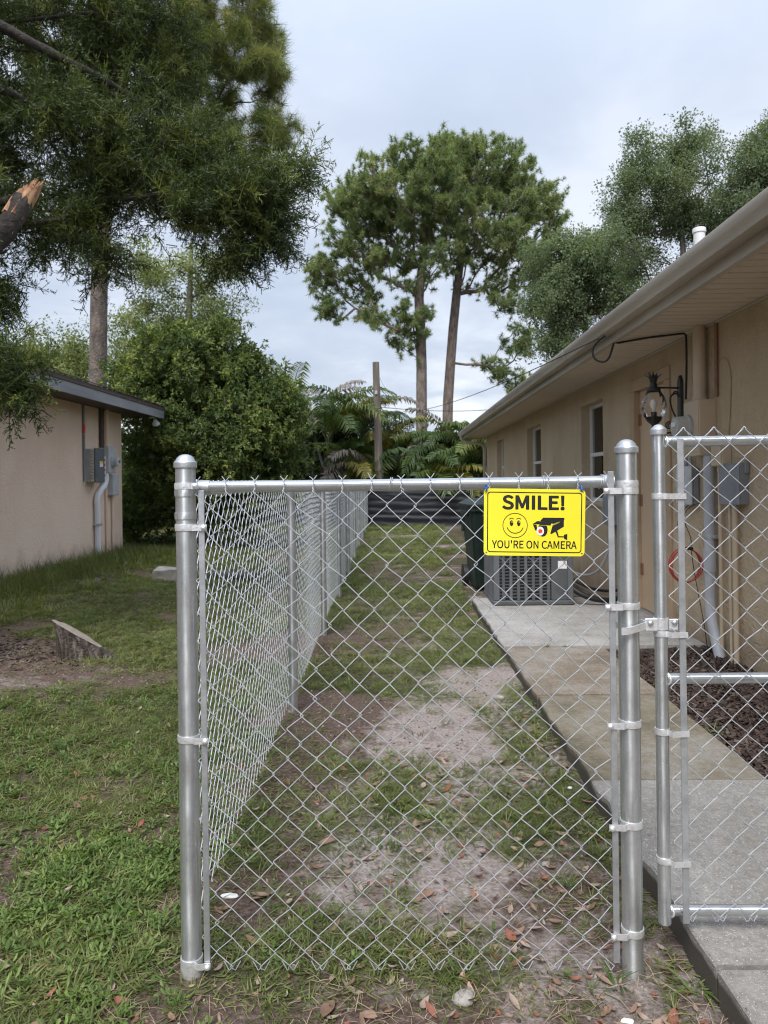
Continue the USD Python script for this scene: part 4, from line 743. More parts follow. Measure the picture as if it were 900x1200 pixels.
mc = thing('electrical_cabinet', 'tan painted service box under the wide riser pipe on the wall', 'electrical box', (HX, 4.86, 1.57))
MB().box((-0.112, -0.125, -0.185), (0, 0.125, 0.185), 0.004).build('cabinet', 'tan_paint', mc, smooth=20)
m = MB(); m.box((-0.116, -0.118, -0.16), (-0.1125, 0.118, 0.178), 0.001); m.build('cover', 'tan_paint', mc, smooth=20)
m = MB(); m.tube([(-0.055, 0.0, 0.186), (-0.055, 0.0, 0.686)], 0.040, 20); p = m.build('riser_pipe', 'tan_paint', mc, smooth=50)
m = MB(); m.tube([(-0.055, 0.0, 0.186), (-0.055, 0.0, 0.215)], 0.046, 20); m.build('collar', 'tan_paint', p, smooth=50)
em = thing('electric_meter', 'round glass electric meter on the side of the tan cabinet', 'electric meter', (HX - 0.116, 4.90, 1.585))
m = MB(); m.lathe([(0.078, 0), (0.078, 0.02), (0.072, 0.024), (0.070, 0.085), (0.062, 0.098), (0.0005, 0.100)], (0, 0, 0), 28).move([[0, 0, -1], [0, 1, 0], [1, 0, 0]]); m.build('meter_body', 'meter_grey', em, smooth=40)
m = MB(); m.lathe([(0.0782, 0.002), (0.083, 0.002), (0.083, 0.018), (0.0782, 0.018)], (0, 0, 0), 28).move([[0, 0, -1], [0, 1, 0], [1, 0, 0]]); m.build('ring', 'dull_steel', em, smooth=40)
m = MB(); m.box((-0.1035, -0.035, 0.0), (-0.1005, 0.035, 0.03)); m.build('dial', 'label_white', em, smooth=False)
db = thing('junction_box', 'rounded grey metal box low on the wall left of the conduit', 'junction box', (HX, 5.12, 1.185))
MB().box((-0.05, -0.12, -0.13), (0, 0.12, 0.13), 0.012).build('box_back', 'grey_box', db, smooth=30)
MB().box((-0.074, -0.128, -0.137), (-0.051, 0.128, 0.137), 0.02).build('cover', 'light_grey_box', db, smooth=30)
[MB().tube([(-0.03, y, 0.131), (-0.03, y, 0.20)], 0.014, 10).build('cable_gland', 'grey_pvc', db, smooth=50) for y in (-0.03, 0.05)]
gc = thing('conduit', 'thick grey plastic conduit running down the wall into the mulch', 'conduit', (HX - 0.048, 4.75, 0))
m = MB(); m.tube(np.vstack([[(0, 0, 1.384), (0, 0, 0.9), (0, 0, 0.55)], spline([(0, 0, 0.45), (0.0, -0.02, 0.30), (0.0, -0.09, 0.16), (0.0, -0.16, 0.02)], 10)]), 0.034, 16); m.build('pipe', 'grey_pvc', gc, smooth=50)
for z0, z1 in ((0.62, 0.77),):
    m = MB(); m.tube([(0, 0, z0), (0, 0, z1)], 0.040, 16); m.build('coupling', 'grey_pvc', gc, smooth=50)
m = MB(); m.tube([(0, 0, 0.84), (0, 0, 0.865)], 0.038, 16); m.box((0.0, -0.06, 0.84), (0.047, 0.06, 0.865), 0.003); m.build('pipe_strap', 'dull_steel', gc, smooth=50)
sb_ = thing('disconnect_box', 'grey metal disconnect box with raised cover right of the conduit', 'electrical box', (HX, 4.44, 1.20))
MB().box((-0.055, -0.13, -0.125), (0, 0.13, 0.125), 0.003).build('box', 'grey_box', sb_, smooth=20)
MB().box((-0.064, -0.134, -0.128), (-0.0555, 0.134, 0.112), 0.004).build('cover', 'grey_box', sb_, smooth=20)
m = MB(); m.box((-0.03, -0.146, 0.06), (-0.004, -0.131, 0.145), 0.003); m.box((-0.06, -0.08, -0.138), (-0.045, -0.05, -0.1285), 0.002); m.build('handle', 'grey_box', sb_, smooth=20)
tb = thing('junction_box', 'small tan box on the wall above the grey disconnect box', 'junction box', (HX, 4.60, 1.40))
MB().box((-0.062, -0.075, -0.09), (0, 0.075, 0.09), 0.005).build('box', 'tan_paint', tb, smooth=20)
MB().box((-0.068, -0.07, -0.085), (-0.0625, 0.07, 0.085), 0.003).build('cover', 'tan_paint', tb, smooth=20)
[MB().tube([(-0.03, y, -0.091), (-0.03, y, -0.125)], 0.016, 10).build('cable_gland', 'tan_paint', tb, smooth=50) for y in (-0.03, 0.03)]
for lab, y, z1, r in (('slim tan conduit directly behind the thick grey conduit', 4.63, 1.27, 0.013), ('slim tan conduit below the grey disconnect box', 4.43, 1.072, 0.0165), ('thinnest tan conduit, left of the one below the disconnect box', 4.50, 1.072, 0.009)):
    t = MB(); t.tube([(HX - 0.03, y, z1), (HX - 0.03, y, 0.02)], r, 12); tag(t.build('conduit', 'tan_paint', None, smooth=50), lab, 'conduit')
m = MB(); m.tube([(HX - 0.012, 4.70, ZSOF - 0.004), (HX - 0.014, 4.70, 1.765)], 0.012, 10); tag(m.build('conduit', 'copper_old', None, smooth=50), 'narrow brown pipe beside the wide riser under the soffit', 'conduit')
m = MB(); m.tube(spline([(HX - 0.10, 4.98, 1.78), (HX - 0.09, 4.985, 2.0), (HX - 0.09, 4.985, 2.225)], 8), 0.008, 6)
m.tube(np.vstack([[(HX - 0.09, 4.985, 2.222), (2.0, 5.0, 2.240)], [(1.8, 5.15, 2.243), (1.645, 5.31, 2.240)], spline([(1.625, 5.33, 2.25), (1.60, 5.35, 2.17), (1.565, 5.37, 2.115), (1.50, 5.38, 2.13), (1.475, 5.38, 2.20), (1.51, 5.32, 2.265), (1.54, 5.28, 2.285)], 22)]), 0.008, 6)
tag(m.build('cable', 'black_rubber', None, smooth=50), 'black cable looping under the soffit from the riser to the gutter', 'cable')
m = MB(); m.tube(spline([(HX - 0.006, 4.55, 1.49), (HX - 0.006, 4.52, 1.75), (HX - 0.006, 4.56, 1.98), (HX - 0.006, 4.70, 1.99)], 16), 0.004, 6); tag(m.build('cable', 'trim_tan', None, smooth=50), 'thin tan painted wire on the wall above the small tan box', 'cable')
a = np.linspace(0, 2 * PI * 3.0, 90); m = MB(); m.tube(np.stack([1.985 + (0.105 + 0.006 * np.sin(a * 0.37)) * np.cos(a), 4.98 + 0.02 * np.sin(a * 0.7) - 0.0 * a, 0.635 + (0.118 + 0.006 * np.cos(a * 0.53)) * np.sin(a)], 1), 0.0045, 6)
coil = thing('cable_coil', 'loose coil of red cable hanging on the wall beside the conduit', 'cable')
m.build('coil', 'red_wire', coil, smooth=50)
MB().box((1.99, 4.955, 0.745), (2.03, 4.995, 0.762), 0.003).build('tape_wrap', 'black_rubber', coil, smooth=False)
m = MB(); m.tube(spline([(HX - 0.03, 5.02, 1.055), (1.99, 5.0, 0.93), (2.03, 4.99, 0.80), (2.02, 4.98, 0.755)], 14), 0.003, 5); m.tube(spline([(HX - 0.03, 5.1, 1.055), (2.0, 5.1, 0.98), (1.97, 5.08, 0.90)], 10), 0.003, 5); m.tube(spline([(2.03, 5.0, 0.76), (2.05, 4.96, 0.5), (2.05, 4.86, 0.28), (2.06, 4.82, 0.06)], 14), 0.003, 5)
tag(m.build('cable', 'black_rubber', None, smooth=50), 'thin black wires dangling below the rounded grey box', 'cable')

# ------------------------------------------------------------------ air conditioner
ac = thing('air_conditioner', 'dark grey outdoor air conditioning unit on the concrete pad', 'air conditioner', (1.225, 6.86, WZ + 0.005))
aw, ah = 0.36, 0.80
MB().box((-aw + 0.03, -aw + 0.03, 0.02), (aw - 0.03, aw - 0.03, ah - 0.03)).build('coil', 'ac_grey', ac, smooth=False)
m = MB(); m.box((-aw - 0.006, -aw - 0.006, 0.0), (aw + 0.006, aw + 0.006, 0.045), 0.01); m.build('base_pan', 'ac_grey', ac, smooth=20)
for sx, sy in ((-1, -1), (1, -1), (-1, 1), (1, 1)): MB().box((sx * aw, sy * aw, 0.046), (sx * (aw - 0.055), sy * (aw - 0.055), ah - 0.041), 0.006).build('corner_post', 'ac_light', ac, smooth=20)
m = MB(); m.box((-aw - 0.008, -aw - 0.008, ah - 0.04), (aw + 0.008, aw + 0.008, ah), 0.012); t = m.build('top_cover', 'ac_grey', ac, smooth=20)
m = MB()
for r in np.linspace(0.05, 0.30, 9): a = np.linspace(0, 2 * PI, 33); m.tube(np.stack([r * np.cos(a), r * np.sin(a), np.full(33, ah + 0.012)], 1), 0.0025, 5, False)
for k in range(8): a = k * PI / 4; m.tube([(0.03 * math.cos(a), 0.03 * math.sin(a), ah + 0.016), (0.31 * math.cos(a), 0.31 * math.sin(a), ah + 0.004)], 0.003, 5)
m.build('fan_guard', 'ac_dark', t, smooth=50)
panel_x = aw - 0.20
for k in range(7):
    x = -aw + 0.075 + k * (panel_x + aw - 0.075) / 6.6
    MB().box((x, -aw - 0.001, 0.046), (x + 0.028, -aw + 0.028, ah - 0.041), 0.003).build('front_rib', 'ac_light' if k % 2 else 'ac_grey', ac, smooth=20)
for k in range(7):
    y = -aw + 0.075 + k * 0.092
    MB().box((-aw - 0.001, y, 0.046), (-aw + 0.028, y + 0.028, ah - 0.041), 0.003).build('side_rib', 'ac_light', ac, smooth=20)
for k in range(24):
    z = 0.07 + k * 0.029
    m = MB(); m.box((-aw + 0.056, -aw + 0.006, z), (panel_x, -aw + 0.026, z + 0.008)); m.box((-aw + 0.006, -aw + 0.056, z), (-aw + 0.026, aw - 0.056, z + 0.008)); m.build('louver', 'ac_grey', ac, smooth=False)
MB().box((panel_x, -aw - 0.002, 0.046), (aw - 0.056, -aw + 0.04, ah - 0.041), 0.004).build('service_panel', 'ac_grey', ac, smooth=20)
MB().box((0.20, -aw - 0.004, 0.50), (0.30, -aw - 0.0025, 0.59)).build('warning_label', 'label_orange', ac, smooth=False)
MB().box((0.20, -aw - 0.0052, 0.57), (0.30, -aw - 0.0042, 0.588)).build('warning_label', 'sign_black', ac, smooth=False)
MB().box((0.22, -aw - 0.004, 0.33), (0.30, -aw - 0.0025, 0.40)).build('rating_label', 'label_white', ac, smooth=False)
m = MB(); m.tube(spline([(1.56, 6.56, 0.28), (1.66, 6.50, 0.20), (1.80, 6.48, 0.155), (2.0, 6.55, 0.15), (2.12, 6.6, 0.16)], 20), 0.026, 10); m.tube(spline([(1.56, 6.6, 0.36), (1.7, 6.55, 0.27), (1.85, 6.6, 0.22), (2.12, 6.68, 0.22)], 16), 0.014, 8)
tag(m.build('refrigerant_line', 'black_rubber', None, smooth=50), 'black insulated pipes running from the air conditioner to the wall', 'pipe')
m = MB(); m.tube(spline([(1.55, 6.62, 0.42), (1.72, 6.6, 0.36), (1.9, 6.75, 0.42), (2.03, 6.9, 0.62), (2.05, 6.92, 0.80)], 20), 0.012, 8); m.box((2.0, 6.82, 0.80), (2.1, 7.02, 1.08), 0.006)
tag(m.build('power_whip', 'grey_box', None, smooth=40), 'grey flexible cable and switch box behind the air conditioner', 'cable')

# ------------------------------------------------------------------ wheeled bin
bn = thing('wheeled_bin', 'dark green wheeled rubbish bin behind the air conditioner', 'bin', (1.09, 8.30, float(gz(0.98, 8.3)) + 0.005), 4)
lo, hi = (0.235, 0.26), (0.31, 0.36)
def ring(a, b, z, r=0.05): return [(x, y, z) for x, y in rrect(2 * a, 2 * b, r).exterior.coords[:-1]]
m = MB(); rs = [ring(0.215, 0.235, 0.03), ring(0.235, 0.26, 0.06), ring(0.305, 0.35, 0.93), ]; n = len(rs[0])
v = np.vstack(rs); f = [[k * n + i, k * n + (i + 1) % n, (k + 1) * n + (i + 1) % n, (k + 1) * n + i] for k in range(2) for i in range(n)]; m.add(v, f); m.tm(trimesh.convex.convex_hull(np.array(ring(0.214, 0.234, 0.03) + ring(0.214, 0.234, 0.035)))); 
b_ = m.build('body', 'bin_green', bn, smooth=40)
m = MB(); m.hull(ring(0.325, 0.37, 0.90) + ring(0.325, 0.37, 0.945)); m.build('rim', 'bin_green', bn, smooth=30)
m = MB(); m.hull(ring(0.335, 0.385, 0.947) + ring(0.335, 0.385, 0.975) + ring(0.24, 0.28, 1.03)); m.build('lid', 'bin_green', bn, smooth=30)
m = MB(); m.tube([(-0.22, 0.44, 0.93), (0.22, 0.44, 0.93)], 0.016, 10); [m.box((x - 0.015, 0.34, 0.91), (x + 0.015, 0.45, 0.95), 0.004) for x in (-0.22, 0.22)]; m.build('handle', 'bin_green', bn, smooth=40)
m = MB(); m.tube([(-0.335, 0.0, 0.66), (-0.335, -0.0, 0.86)], 0.02, 8); m.box((-0.33, -0.2, 0.84), (-0.26, 0.2, 0.90), 0.01); m.build('grab_bar', 'bin_green', bn, smooth=40)
for sx in (-1, 1):
    m = MB(); m.tube([(sx * 0.245, 0.27, 0.125), (sx * 0.30, 0.27, 0.125)], 0.125, 22); m.build('wheel', 'black_rubber', bn, smooth=40)

# ------------------------------------------------------------------ black fabric fence across the back
bf = thing('screen_fence', 'low wrinkled black fabric fence closing the back of the yard', 'fence')
fx = np.arange(-1.2, 7.0, 0.04); fz = np.linspace(0.0, 1.10, 40); FX, FZ = np.meshgrid(fx, fz, indexing='ij')
w = fb(FX * 0.7, FZ * 6 + FX * 0.25, 1.5, 41, 4)
sag = 0.03 * (fb(FX, FX * 0, 1.2, 44) - 0.5)
v = np.stack([FX, 20.12 + 0.06 * (w - 0.5) + 0.010 * np.sin(FZ * 34 + 6 * w + FX), FZ * (1 + sag) + gz(FX, 20.1) * (1 - FZ) - 0.01], -1).reshape(-1, 3); nj_ = len(fz); i_, j_ = np.meshgrid(np.arange(len(fx) - 1), np.arange(nj_ - 1), indexing='ij')
MB().add(v, np.stack([i_ * nj_ + j_, (i_ + 1) * nj_ + j_, (i_ + 1) * nj_ + j_ + 1, i_ * nj_ + j_ + 1], -1).reshape(-1, 4)).build('fabric', 'black_fabric', bf, smooth=True)
for x in np.arange(-0.7, 7, 1.9):
    m = MB(); m.tube([(x, 20.22, -0.2), (x, 20.22, 1.12)], 0.022, 8); m.build('post', 'dull_steel', bf, smooth=50)

# ------------------------------------------------------------------ left house
LX, LZ = -4.40, 0.10
lh = thing('house', 'pinkish stucco house with a grey fascia on the left', 'house')
MB().box((-12.5, -4.0, -0.3), (LX, 11.4, 2.42)).build('wall', 'stucco_pink', lh, smooth=False)
ex = -3.90
m = MB(); m.box((ex, -4.6, 2.350), (ex - 0.025, 12.0, 2.485)); m.build('fascia', 'fascia_grey', lh, smooth=False)
m = MB(); m.box((ex + 0.012, -4.6, 2.486), (ex - 0.025, 12.01, 2.545), 0.004); m.build('drip_edge', 'brown_drip', lh, smooth=False)
m = MB(); m.box((ex - 0.026, -4.6, 2.38), (LX - 0.05, 12.0, 2.40)); m.box((LX - 0.05, 11.41, 2.38), (-12.5, 12.0, 2.40)); m.build('soffit', 'brown_drip', lh, smooth=False)
sl = math.tan(math.radians(19))
for k in range(26):      # shingle courses up the slope
    x0 = ex + 0.03 - 0.165 * k
    z0 = 2.545 + (ex + 0.03 - x0) * sl
    m = MB(); m.hull([(x0, y, z0 + dz) for y in (-4.62, 12.03) for dz in (0.006, 0.016)] + [(x0 - 0.20, y, z0 + 0.20 * sl + dz) for y in (-4.62, 12.03) for dz in (0.002, 0.008)]); m.build('shingle_course', 'shingle_brown', lh, smooth=False)
m = MB(); m.hull([(-8.2, y, 4.03) for y in (-4.6, 12.02)] + [(-12.6, y, 2.55) for y in (-4.6, 12.02)] + [(-8.2, y, 3.98) for y in (-4.6, 12.02)] + [(-12.6, y, 2.50) for y in (-4.6, 12.02)]); m.build('roof', 'shingle_brown', lh, smooth=False)
m = MB(); m.hull([(LX, y, 2.42) for y in (11.2, 11.38)] + [(-12.4, y, 2.42) for y in (11.2, 11.38)] + [(-8.2, y, 3.95) for y in (11.2, 11.38)]); m.build('gable', 'stucco_pink', lh, smooth=False)
fl = thing('floodlight', 'small white floodlight under the eave corner of the pinkish house', 'floodlight', (-4.05, 11.85, 2.37))
m = MB(); m.lathe([(0.05, 0.0), (0.05, -0.02), (0.0005, -0.022)], (0, 0, 0), 14); m.build('mount', 'white_frame', fl, smooth=40)
m = MB(); m.lathe([(0.02, 0), (0.03, -0.04), (0.062, -0.10), (0.058, -0.115), (0.0005, -0.12)], (0, 0, 0), 16).move([[1, 0, 0], [0, 0.8, -0.6], [0, 0.6, 0.8]]).move(t=(0.05, -0.02, -0.03)); m.build('lamp_head', 'white_frame', fl, smooth=40)
lb = thing('breaker_box', 'grey breaker box with pale ribbed edge on the pinkish wall', 'electrical box', (LX, 10.20, 1.53))
MB().box((0.0, -0.15, -0.235), (0.13, 0.15, 0.235), 0.006).build('case', 'light_grey_box', lb, smooth=20)
MB().box((0.131, -0.16, -0.245), (0.155, 0.16, 0.245), 0.008).build('door', 'dark_grey_box', lb, smooth=20)
for k in range(11): MB().box((0.085, -0.172, -0.225 + k * 0.042), (0.13, -0.151, -0.197 + k * 0.042), 0.004).build('rib', 'beige_plastic', lb, smooth=20)
MB().box((0.1555, -0.02, -0.02), (0.1575, 0.09, 0.06)).build('label', 'label_white', lb, smooth=False)
MB().box((0.1578, -0.018, 0.025), (0.159, 0.088, 0.058)).build('label', 'label_yellow', lb, smooth=False)
wl = thing('warning_placard', 'narrow white placard with red marks beside the grey panel', 'placard', (LX, 10.47, 1.50))
MB().box((0.0, -0.06, -0.17), (0.10, 0.06, 0.17), 0.004).build('plate', 'label_white', wl, smooth=20)
for k in range(4): MB().box((0.005 + 0.02, -0.0615, 0.10 - k * 0.075), (0.075, -0.0605, 0.135 - k * 0.075)).build('print', 'label_red', wl, smooth=False)
for k in range(4): MB().box((0.1005, -0.04, 0.10 - k * 0.075), (0.1015, 0.04, 0.135 - k * 0.075)).build('print', 'label_red', wl, smooth=False)
lm = thing('electric_meter', 'round meter on a pale grey socket near the pinkish house corner', 'electric meter', (LX, 10.78, 1.63))
MB().box((0, -0.14, -0.20), (0.10, 0.14, 0.20), 0.006).build('socket_box', 'light_grey_box', lm, smooth=20)
m = MB(); m.lathe([(0.085, 0.1005), (0.085, 0.12), (0.072, 0.125), (0.068, 0.19), (0.05, 0.205), (0.0005, 0.206)], (0, 0, 0), 22).move([[0, 0, 1], [0, 1, 0], [-1, 0, 0]]).move(t=(0, 0, -0.03)); m.build('meter', 'light_grey_box', lm, smooth=40)
MB().box((0.206, -0.035, -0.05), (0.209, 0.035, -0.01)).build('dial', 'dark_grey_box', lm, smooth=False)
l2 = thing('junction_box', 'tall grey box on the pinkish wall below the meter', 'electrical box', (LX, 10.92, 1.25))
MB().box((0, -0.12, -0.16), (0.09, 0.12, 0.16), 0.005).build('box', 'light_grey_box', l2, smooth=20)
MB().box((0.0905, -0.11, -0.15), (0.098, 0.11, 0.15), 0.003).build('cover', 'light_grey_box', l2, smooth=20)
m = MB(); m.tube(spline([(LX + 0.06, 10.62, 1.42), (LX + 0.06, 10.60, 1.28), (LX + 0.05, 10.35, 1.10), (LX + 0.05, 10.33, 0.95)], 12), 0.042, 14); m.tube(np.vstack([[(LX + 0.05, 10.33, 0.97), (LX + 0.05, 10.33, 0.4)], spline([(LX + 0.05, 10.33, 0.36), (LX + 0.05, 10.36, 0.24), (LX + 0.05, 10.52, 0.13), (LX + 0.05, 10.6, 0.02)], 8)]), 0.042, 14)
wc = thing('conduit', 'bent white plastic conduit running down the pinkish wall to the grass', 'conduit')
m.build('pipe', 'white_pvc', wc, smooth=50); MB().box((LX + 0.002, 10.27, 0.66), (LX + 0.098, 10.39, 0.69), 0.004).build('pipe_strap', 'dull_steel', wc, smooth=20)
for lab, y, z0, z1, r, mt in (('thin grey and red conduit above the grey panel on the pinkish wall', 9.98, 1.30, 2.38, 0.016, 'grey_box'), ('brown pipe above the meter, under the eave', 10.55, 1.80, 2.38, 0.030, 'brown_drip'), ('pinkish pipe rising from the meter to the eave', 10.72, 1.80, 2.38, 0.034, 'stucco_pink'), ('thin pinkish conduit below the tall grey box', 10.95, 0.1, 1.09, 0.02, 'stucco_pink'), ('thin pinkish conduit left of the tall grey box', 10.72, 0.1, 1.42, 0.018, 'stucco_pink')):
    m = MB(); m.tube([(LX + r + 0.004, y, z0), (LX + r + 0.004, y, z1)], r, 10); tag(m.build('conduit', mt, None, smooth=50), lab, 'conduit')
m = MB(); m.tube([(LX + 0.02, 9.98, 1.98), (LX + 0.02, 9.98, 2.10)], 0.020, 10); tag(m.build('pipe_band', 'label_red', None, smooth=50), 'red sleeve round the thin conduit on the pinkish wall', 'sleeve')

# ------------------------------------------------------------------ stump, block, log
st = thing('tree_stump', 'cut grey brown tree stump leaning in the grass', 'stump', (-2.20, 5.02, float(gz(-2.2, 5.02)) - 0.03))
ns = 40; th = np.arange(ns) * 2 * PI / ns; rng = np.random.default_rng(3)
hs = np.linspace(0, 1, 12); V = []
for h in hs:
    r = 0.165 * (1 + 0.30 * (1 - h) ** 2) * (1 + 0.10 * np.cos(3 * th + 0.5) + 0.06 * np.cos(7 * th + 3 * h) + 0.16 * (fb(np.cos(th) * 2, np.sin(th) * 2 + h * 0.6, 1.6, 61) - 0.5) + 0.09 * (fb(np.cos(th) * 7, np.sin(th) * 7 + h * 1.2, 1.5, 62) - 0.5))
    V.append(np.stack([r * np.cos(th) - 0.07 * h + 0.02, 0.70 * r * np.sin(th) - 0.05 * h, h * (0.200 - 0.60 * r * np.cos(th) - 0.20 * r * np.sin(th)).clip(0.05)], 1))
v = np.vstack(V); f = [[k * ns + i, k * ns + (i + 1) % ns, (k + 1) * ns + (i + 1) % ns, (k + 1) * ns + i] for k in range(11) for i in range(ns)]
MB().add(v, f).build('bark', 'stump_bark', st, smooth=45)
top = V[-1]; c = top.mean(0) + [0, 0, 0.003]
MB().add(np.vstack([top + [0, 0, 0.001], [c]]), [[i, (i + 1) % ns, ns] for i in range(ns)]).build('cut_face', 'stump_top', st, smooth=False)
cb = MB(); rng = np.random.default_rng(4); pts = np.array([(x, y, z) for x in (-0.19, 0.19) for y in (-0.10, 0.10) for z in (-0.05, 0.13)]) + rng.normal(0, 0.018, (8, 3))
ccm = trimesh.convex.convex_hull(np.vstack([pts, pts * 0.96 + [0, 0, 0.01]])); ccm = ccm.subdivide().subdivide(); vv = np.array(ccm.vertices); vv += 0.02 * (meshkit.noise(vv * 22, 5)[:, None] - 0.5)
tag(MB().add(vv + [-2.74, 8.6, float(gz(-2.74, 8.6))], ccm.faces).build('concrete_block', 'concrete_block', None, smooth=30), 'broken grey concrete block lying in the grass behind the corner post', 'block')
m = MB(); p = spline([(-2.35, 9.0, 0.12), (-2.05, 8.9, 0.10), (-1.75, 8.95, 0.09)], 14); m.tube(p, 0.05 + 0.008 * np.sin(np.arange(14) * 1.7), 12); tag(m.build('log', 'bark_oak', None, smooth=50), 'short grey log lying behind the side fence', 'log')
# pole and overhead wires
pl = thing('utility_pole', 'short weathered wooden pole standing among the palms', 'pole', (-0.56, 21.4, 0))
m = MB(); m.tube([(0.03, 0, -0.5), (0.02, 0, 2.6), (-0.02, 0, 4.82)], [0.125, 0.115, 0.098], 18); m.build('shaft', 'pole_wood', pl, smooth=50)
m = MB(); m.tube([(-0.02, -0.115, 3.85), (-0.02, -0.115, 3.95)], 0.04, 10); m.build('insulator', 'light_grey_box', pl, smooth=40)
def cable(a, b, sag, r, label):
    t = np.linspace(0, 1, 30)[:, None]; p = np.asarray(a) * (1 - t) + np.asarray(b) * t; p[:, 2] -= (4 * sag * t * (1 - t))[:, 0]
    tag(MB().tube(p, r, 5).build('overhead_wire', 'black_rubber', None, smooth=50), label, 'wire')
cable((1.50, 5.30, 2.275), (-0.57, 21.3, 3.45), 0.30, 0.0045, 'black service wire from the tan house gutter to the wooden pole')
cable((-0.60, 21.4, 4.05), (-9.0, 26.0, 3.8), 0.2, 0.009, 'overhead wire running left from the wooden pole')
cable((-0.55, 21.5, 3.5), (8.0, 31.0, 5.0), 0.4, 0.010, 'overhead wire running right from the wooden pole behind the pines')
cable((-0.55, 21.5, 4.5), (1.8, 23.0, 0.2), 0.0, 0.004, 'slanting guy wire right of the wooden pole')

# ------------------------------------------------------------------ trees: skeletons grown towards points inside the crown
def blob(px, py, Y, rx, ry, rd, n, rng, hollow=0.35):
    """n points inside an ellipsoid given by its place and radii in the photograph and its depth radius in metres."""
    u = rng.normal(size=(n, 3)); u /= np.linalg.norm(u, axis=1, keepdims=True)
    r = (hollow ** 3 + (1 - hollow ** 3) * rng.random(n)) ** (1 / 3)
    c = at(px, py, Y); ex = (at(px + rx, py, Y) - c); ez = (at(px, py - ry, Y) - c)
    return c + (u[:, :1] * r[:, None]) * ex + (u[:, 1:2] * r[:, None]) * [0, rd, 0] + (u[:, 2:] * r[:, None]) * ez
def grow(trunk, trunk_r, attr, rng, step=0.5, lift=0.15, min_h=0.0, r_tip=0.012, expo=2.35, twist=0.12, penal=1.2, asc=0.15):
    """A branching skeleton: every crown point is joined to the nearest suitable node by a bowed branch. Returns nodes, parents, radii, tips."""
    pos = [np.array(p, float) for p in trunk]; par = [-1] + list(range(len(trunk) - 1)); P_ = np.array(pos)
    top_of = np.array([p[2] for p in pos]); nt = len(pos); depth = [0.0] * nt
    dist = np.min(np.linalg.norm(attr[:, None] - P_[None], axis=2), axis=1); tips = []
    arr = np.zeros((len(attr) * 14 + nt, 3)); arr[:nt] = P_; cnt = nt; dep = np.zeros(len(arr))
    for ai in np.argsort(dist):
        a = attr[ai]; d = a - arr[:cnt]; dl = np.linalg.norm(d, axis=1)
        cost = dl + 0.10 * dep[:cnt] + penal * np.maximum(0, arr[:cnt, 2] - a[2] + asc * dl) + (arr[:cnt, 2] < min_h) * 1e3
        k = int(np.argmin(cost)); L_ = dl[k]; m = int(np.clip(round(L_ / step), 1, 12))
        side = rng.normal(0, twist * L_, 3); prev = k
        for q in range(1, m + 1):
            t = q / m; p = arr[k] + (a - arr[k]) * t + side * math.sin(PI * t) * 0.5 + np.array([0, 0, -lift * L_ * math.sin(PI * t)])
            arr[cnt] = p; par.append(prev); dep[cnt] = dep[prev] + L_ / m; prev = cnt; cnt += 1
        tips.append(prev)
    n = cnt; par = np.array(par); acc = np.zeros(n)
    kids = [[] for _ in range(n)]
    for i in range(1, n): kids[par[i]].append(i)
    rad = np.zeros(n)
    for i in range(n - 1, -1, -1):
        s_ = sum(rad[c] ** expo for c in kids[i]); rad[i] = max(r_tip, s_ ** (1 / expo)) if kids[i] else r_tip
    tr = np.asarray(trunk_r, float); rad[:nt] = tr
    for i in range(nt, n): rad[i] = min(rad[i], 0.72 * rad[par[i]] if par[i] < nt else rad[par[i]])
    return arr[:n].copy(), par, rad, np.array(tips), kids, nt
def tree(name, label, group, trunk, trunk_r, attr, rng, bark, protos, per_tip, spread, scale, outward=0.6, droop=0.0, limbs=14, inner=0.35, **k):
    arr, par, rad, tips, kids, nt = grow(trunk, trunk_r, attr, rng, **k)
    root = thing(name, label, 'tree', group=group)
    m = MB(); m.tube(arr[:nt], rad[:nt], 14); m.build('trunk', bark, root, smooth=60)
    chains = []; start = [(0, c) for i in range(nt) for c in kids[i] if c >= nt for _ in [0]]
    start = [(i, c) for i in range(nt) for c in kids[i] if c >= nt]
    while start:
        p, c = start.pop(); ch = [p, c]
        while kids[c]:
            ks = sorted(kids[c], key=lambda q: -rad[q]); start += [(c, q) for q in ks[1:]]; c = ks[0]; ch.append(c)
        chains.append(ch)
    chains.sort(key=lambda ch: -rad[ch[1]] * len(ch) ** 0.3)
    rest = MB()
    for q, ch in enumerate(chains):
        pts = arr[ch]; r = rad[ch].copy(); r[0] = r[1]
        if q < limbs: MB().tube(pts, r, 8).build('limb', bark, root, smooth=60)
        else: rest.tube(pts, r, 4, False)
    if rest.v: rest.build('twigs', bark, root, smooth=60, kind='stuff')
    # foliage at the tips and along the outer part of the branches
    outer = [i for i in range(nt, len(arr)) if rad[i] < 2.2 * k.get('r_tip', 0.012)]
    base = np.r_[np.repeat(tips, per_tip), rng.choice(outer, int(len(tips) * per_tip * inner))]
    n = len(base); p = arr[base] + rng.normal(0, spread, (n, 3)) * [1, 1, 0.75]
    cen = attr.mean(0) - [0, 0, 0.25 * np.ptp(attr[:, 2])]
    d = (p - cen); d /= np.linalg.norm(d, axis=1, keepdims=True) + 1e-9
    d = outward * d + rng.normal(0, 0.55, (n, 3)) + [0, 0, 0.25 - droop]
    pi = instancer(pathof(root) + '/foliage', protos, p, quat_from(d, rng.uniform(0, 2 * PI, n)), scale * rng.uniform(0.7, 1.25, n), rng.integers(0, len(protos), n))
    tag(pi, kind='stuff')
    return root
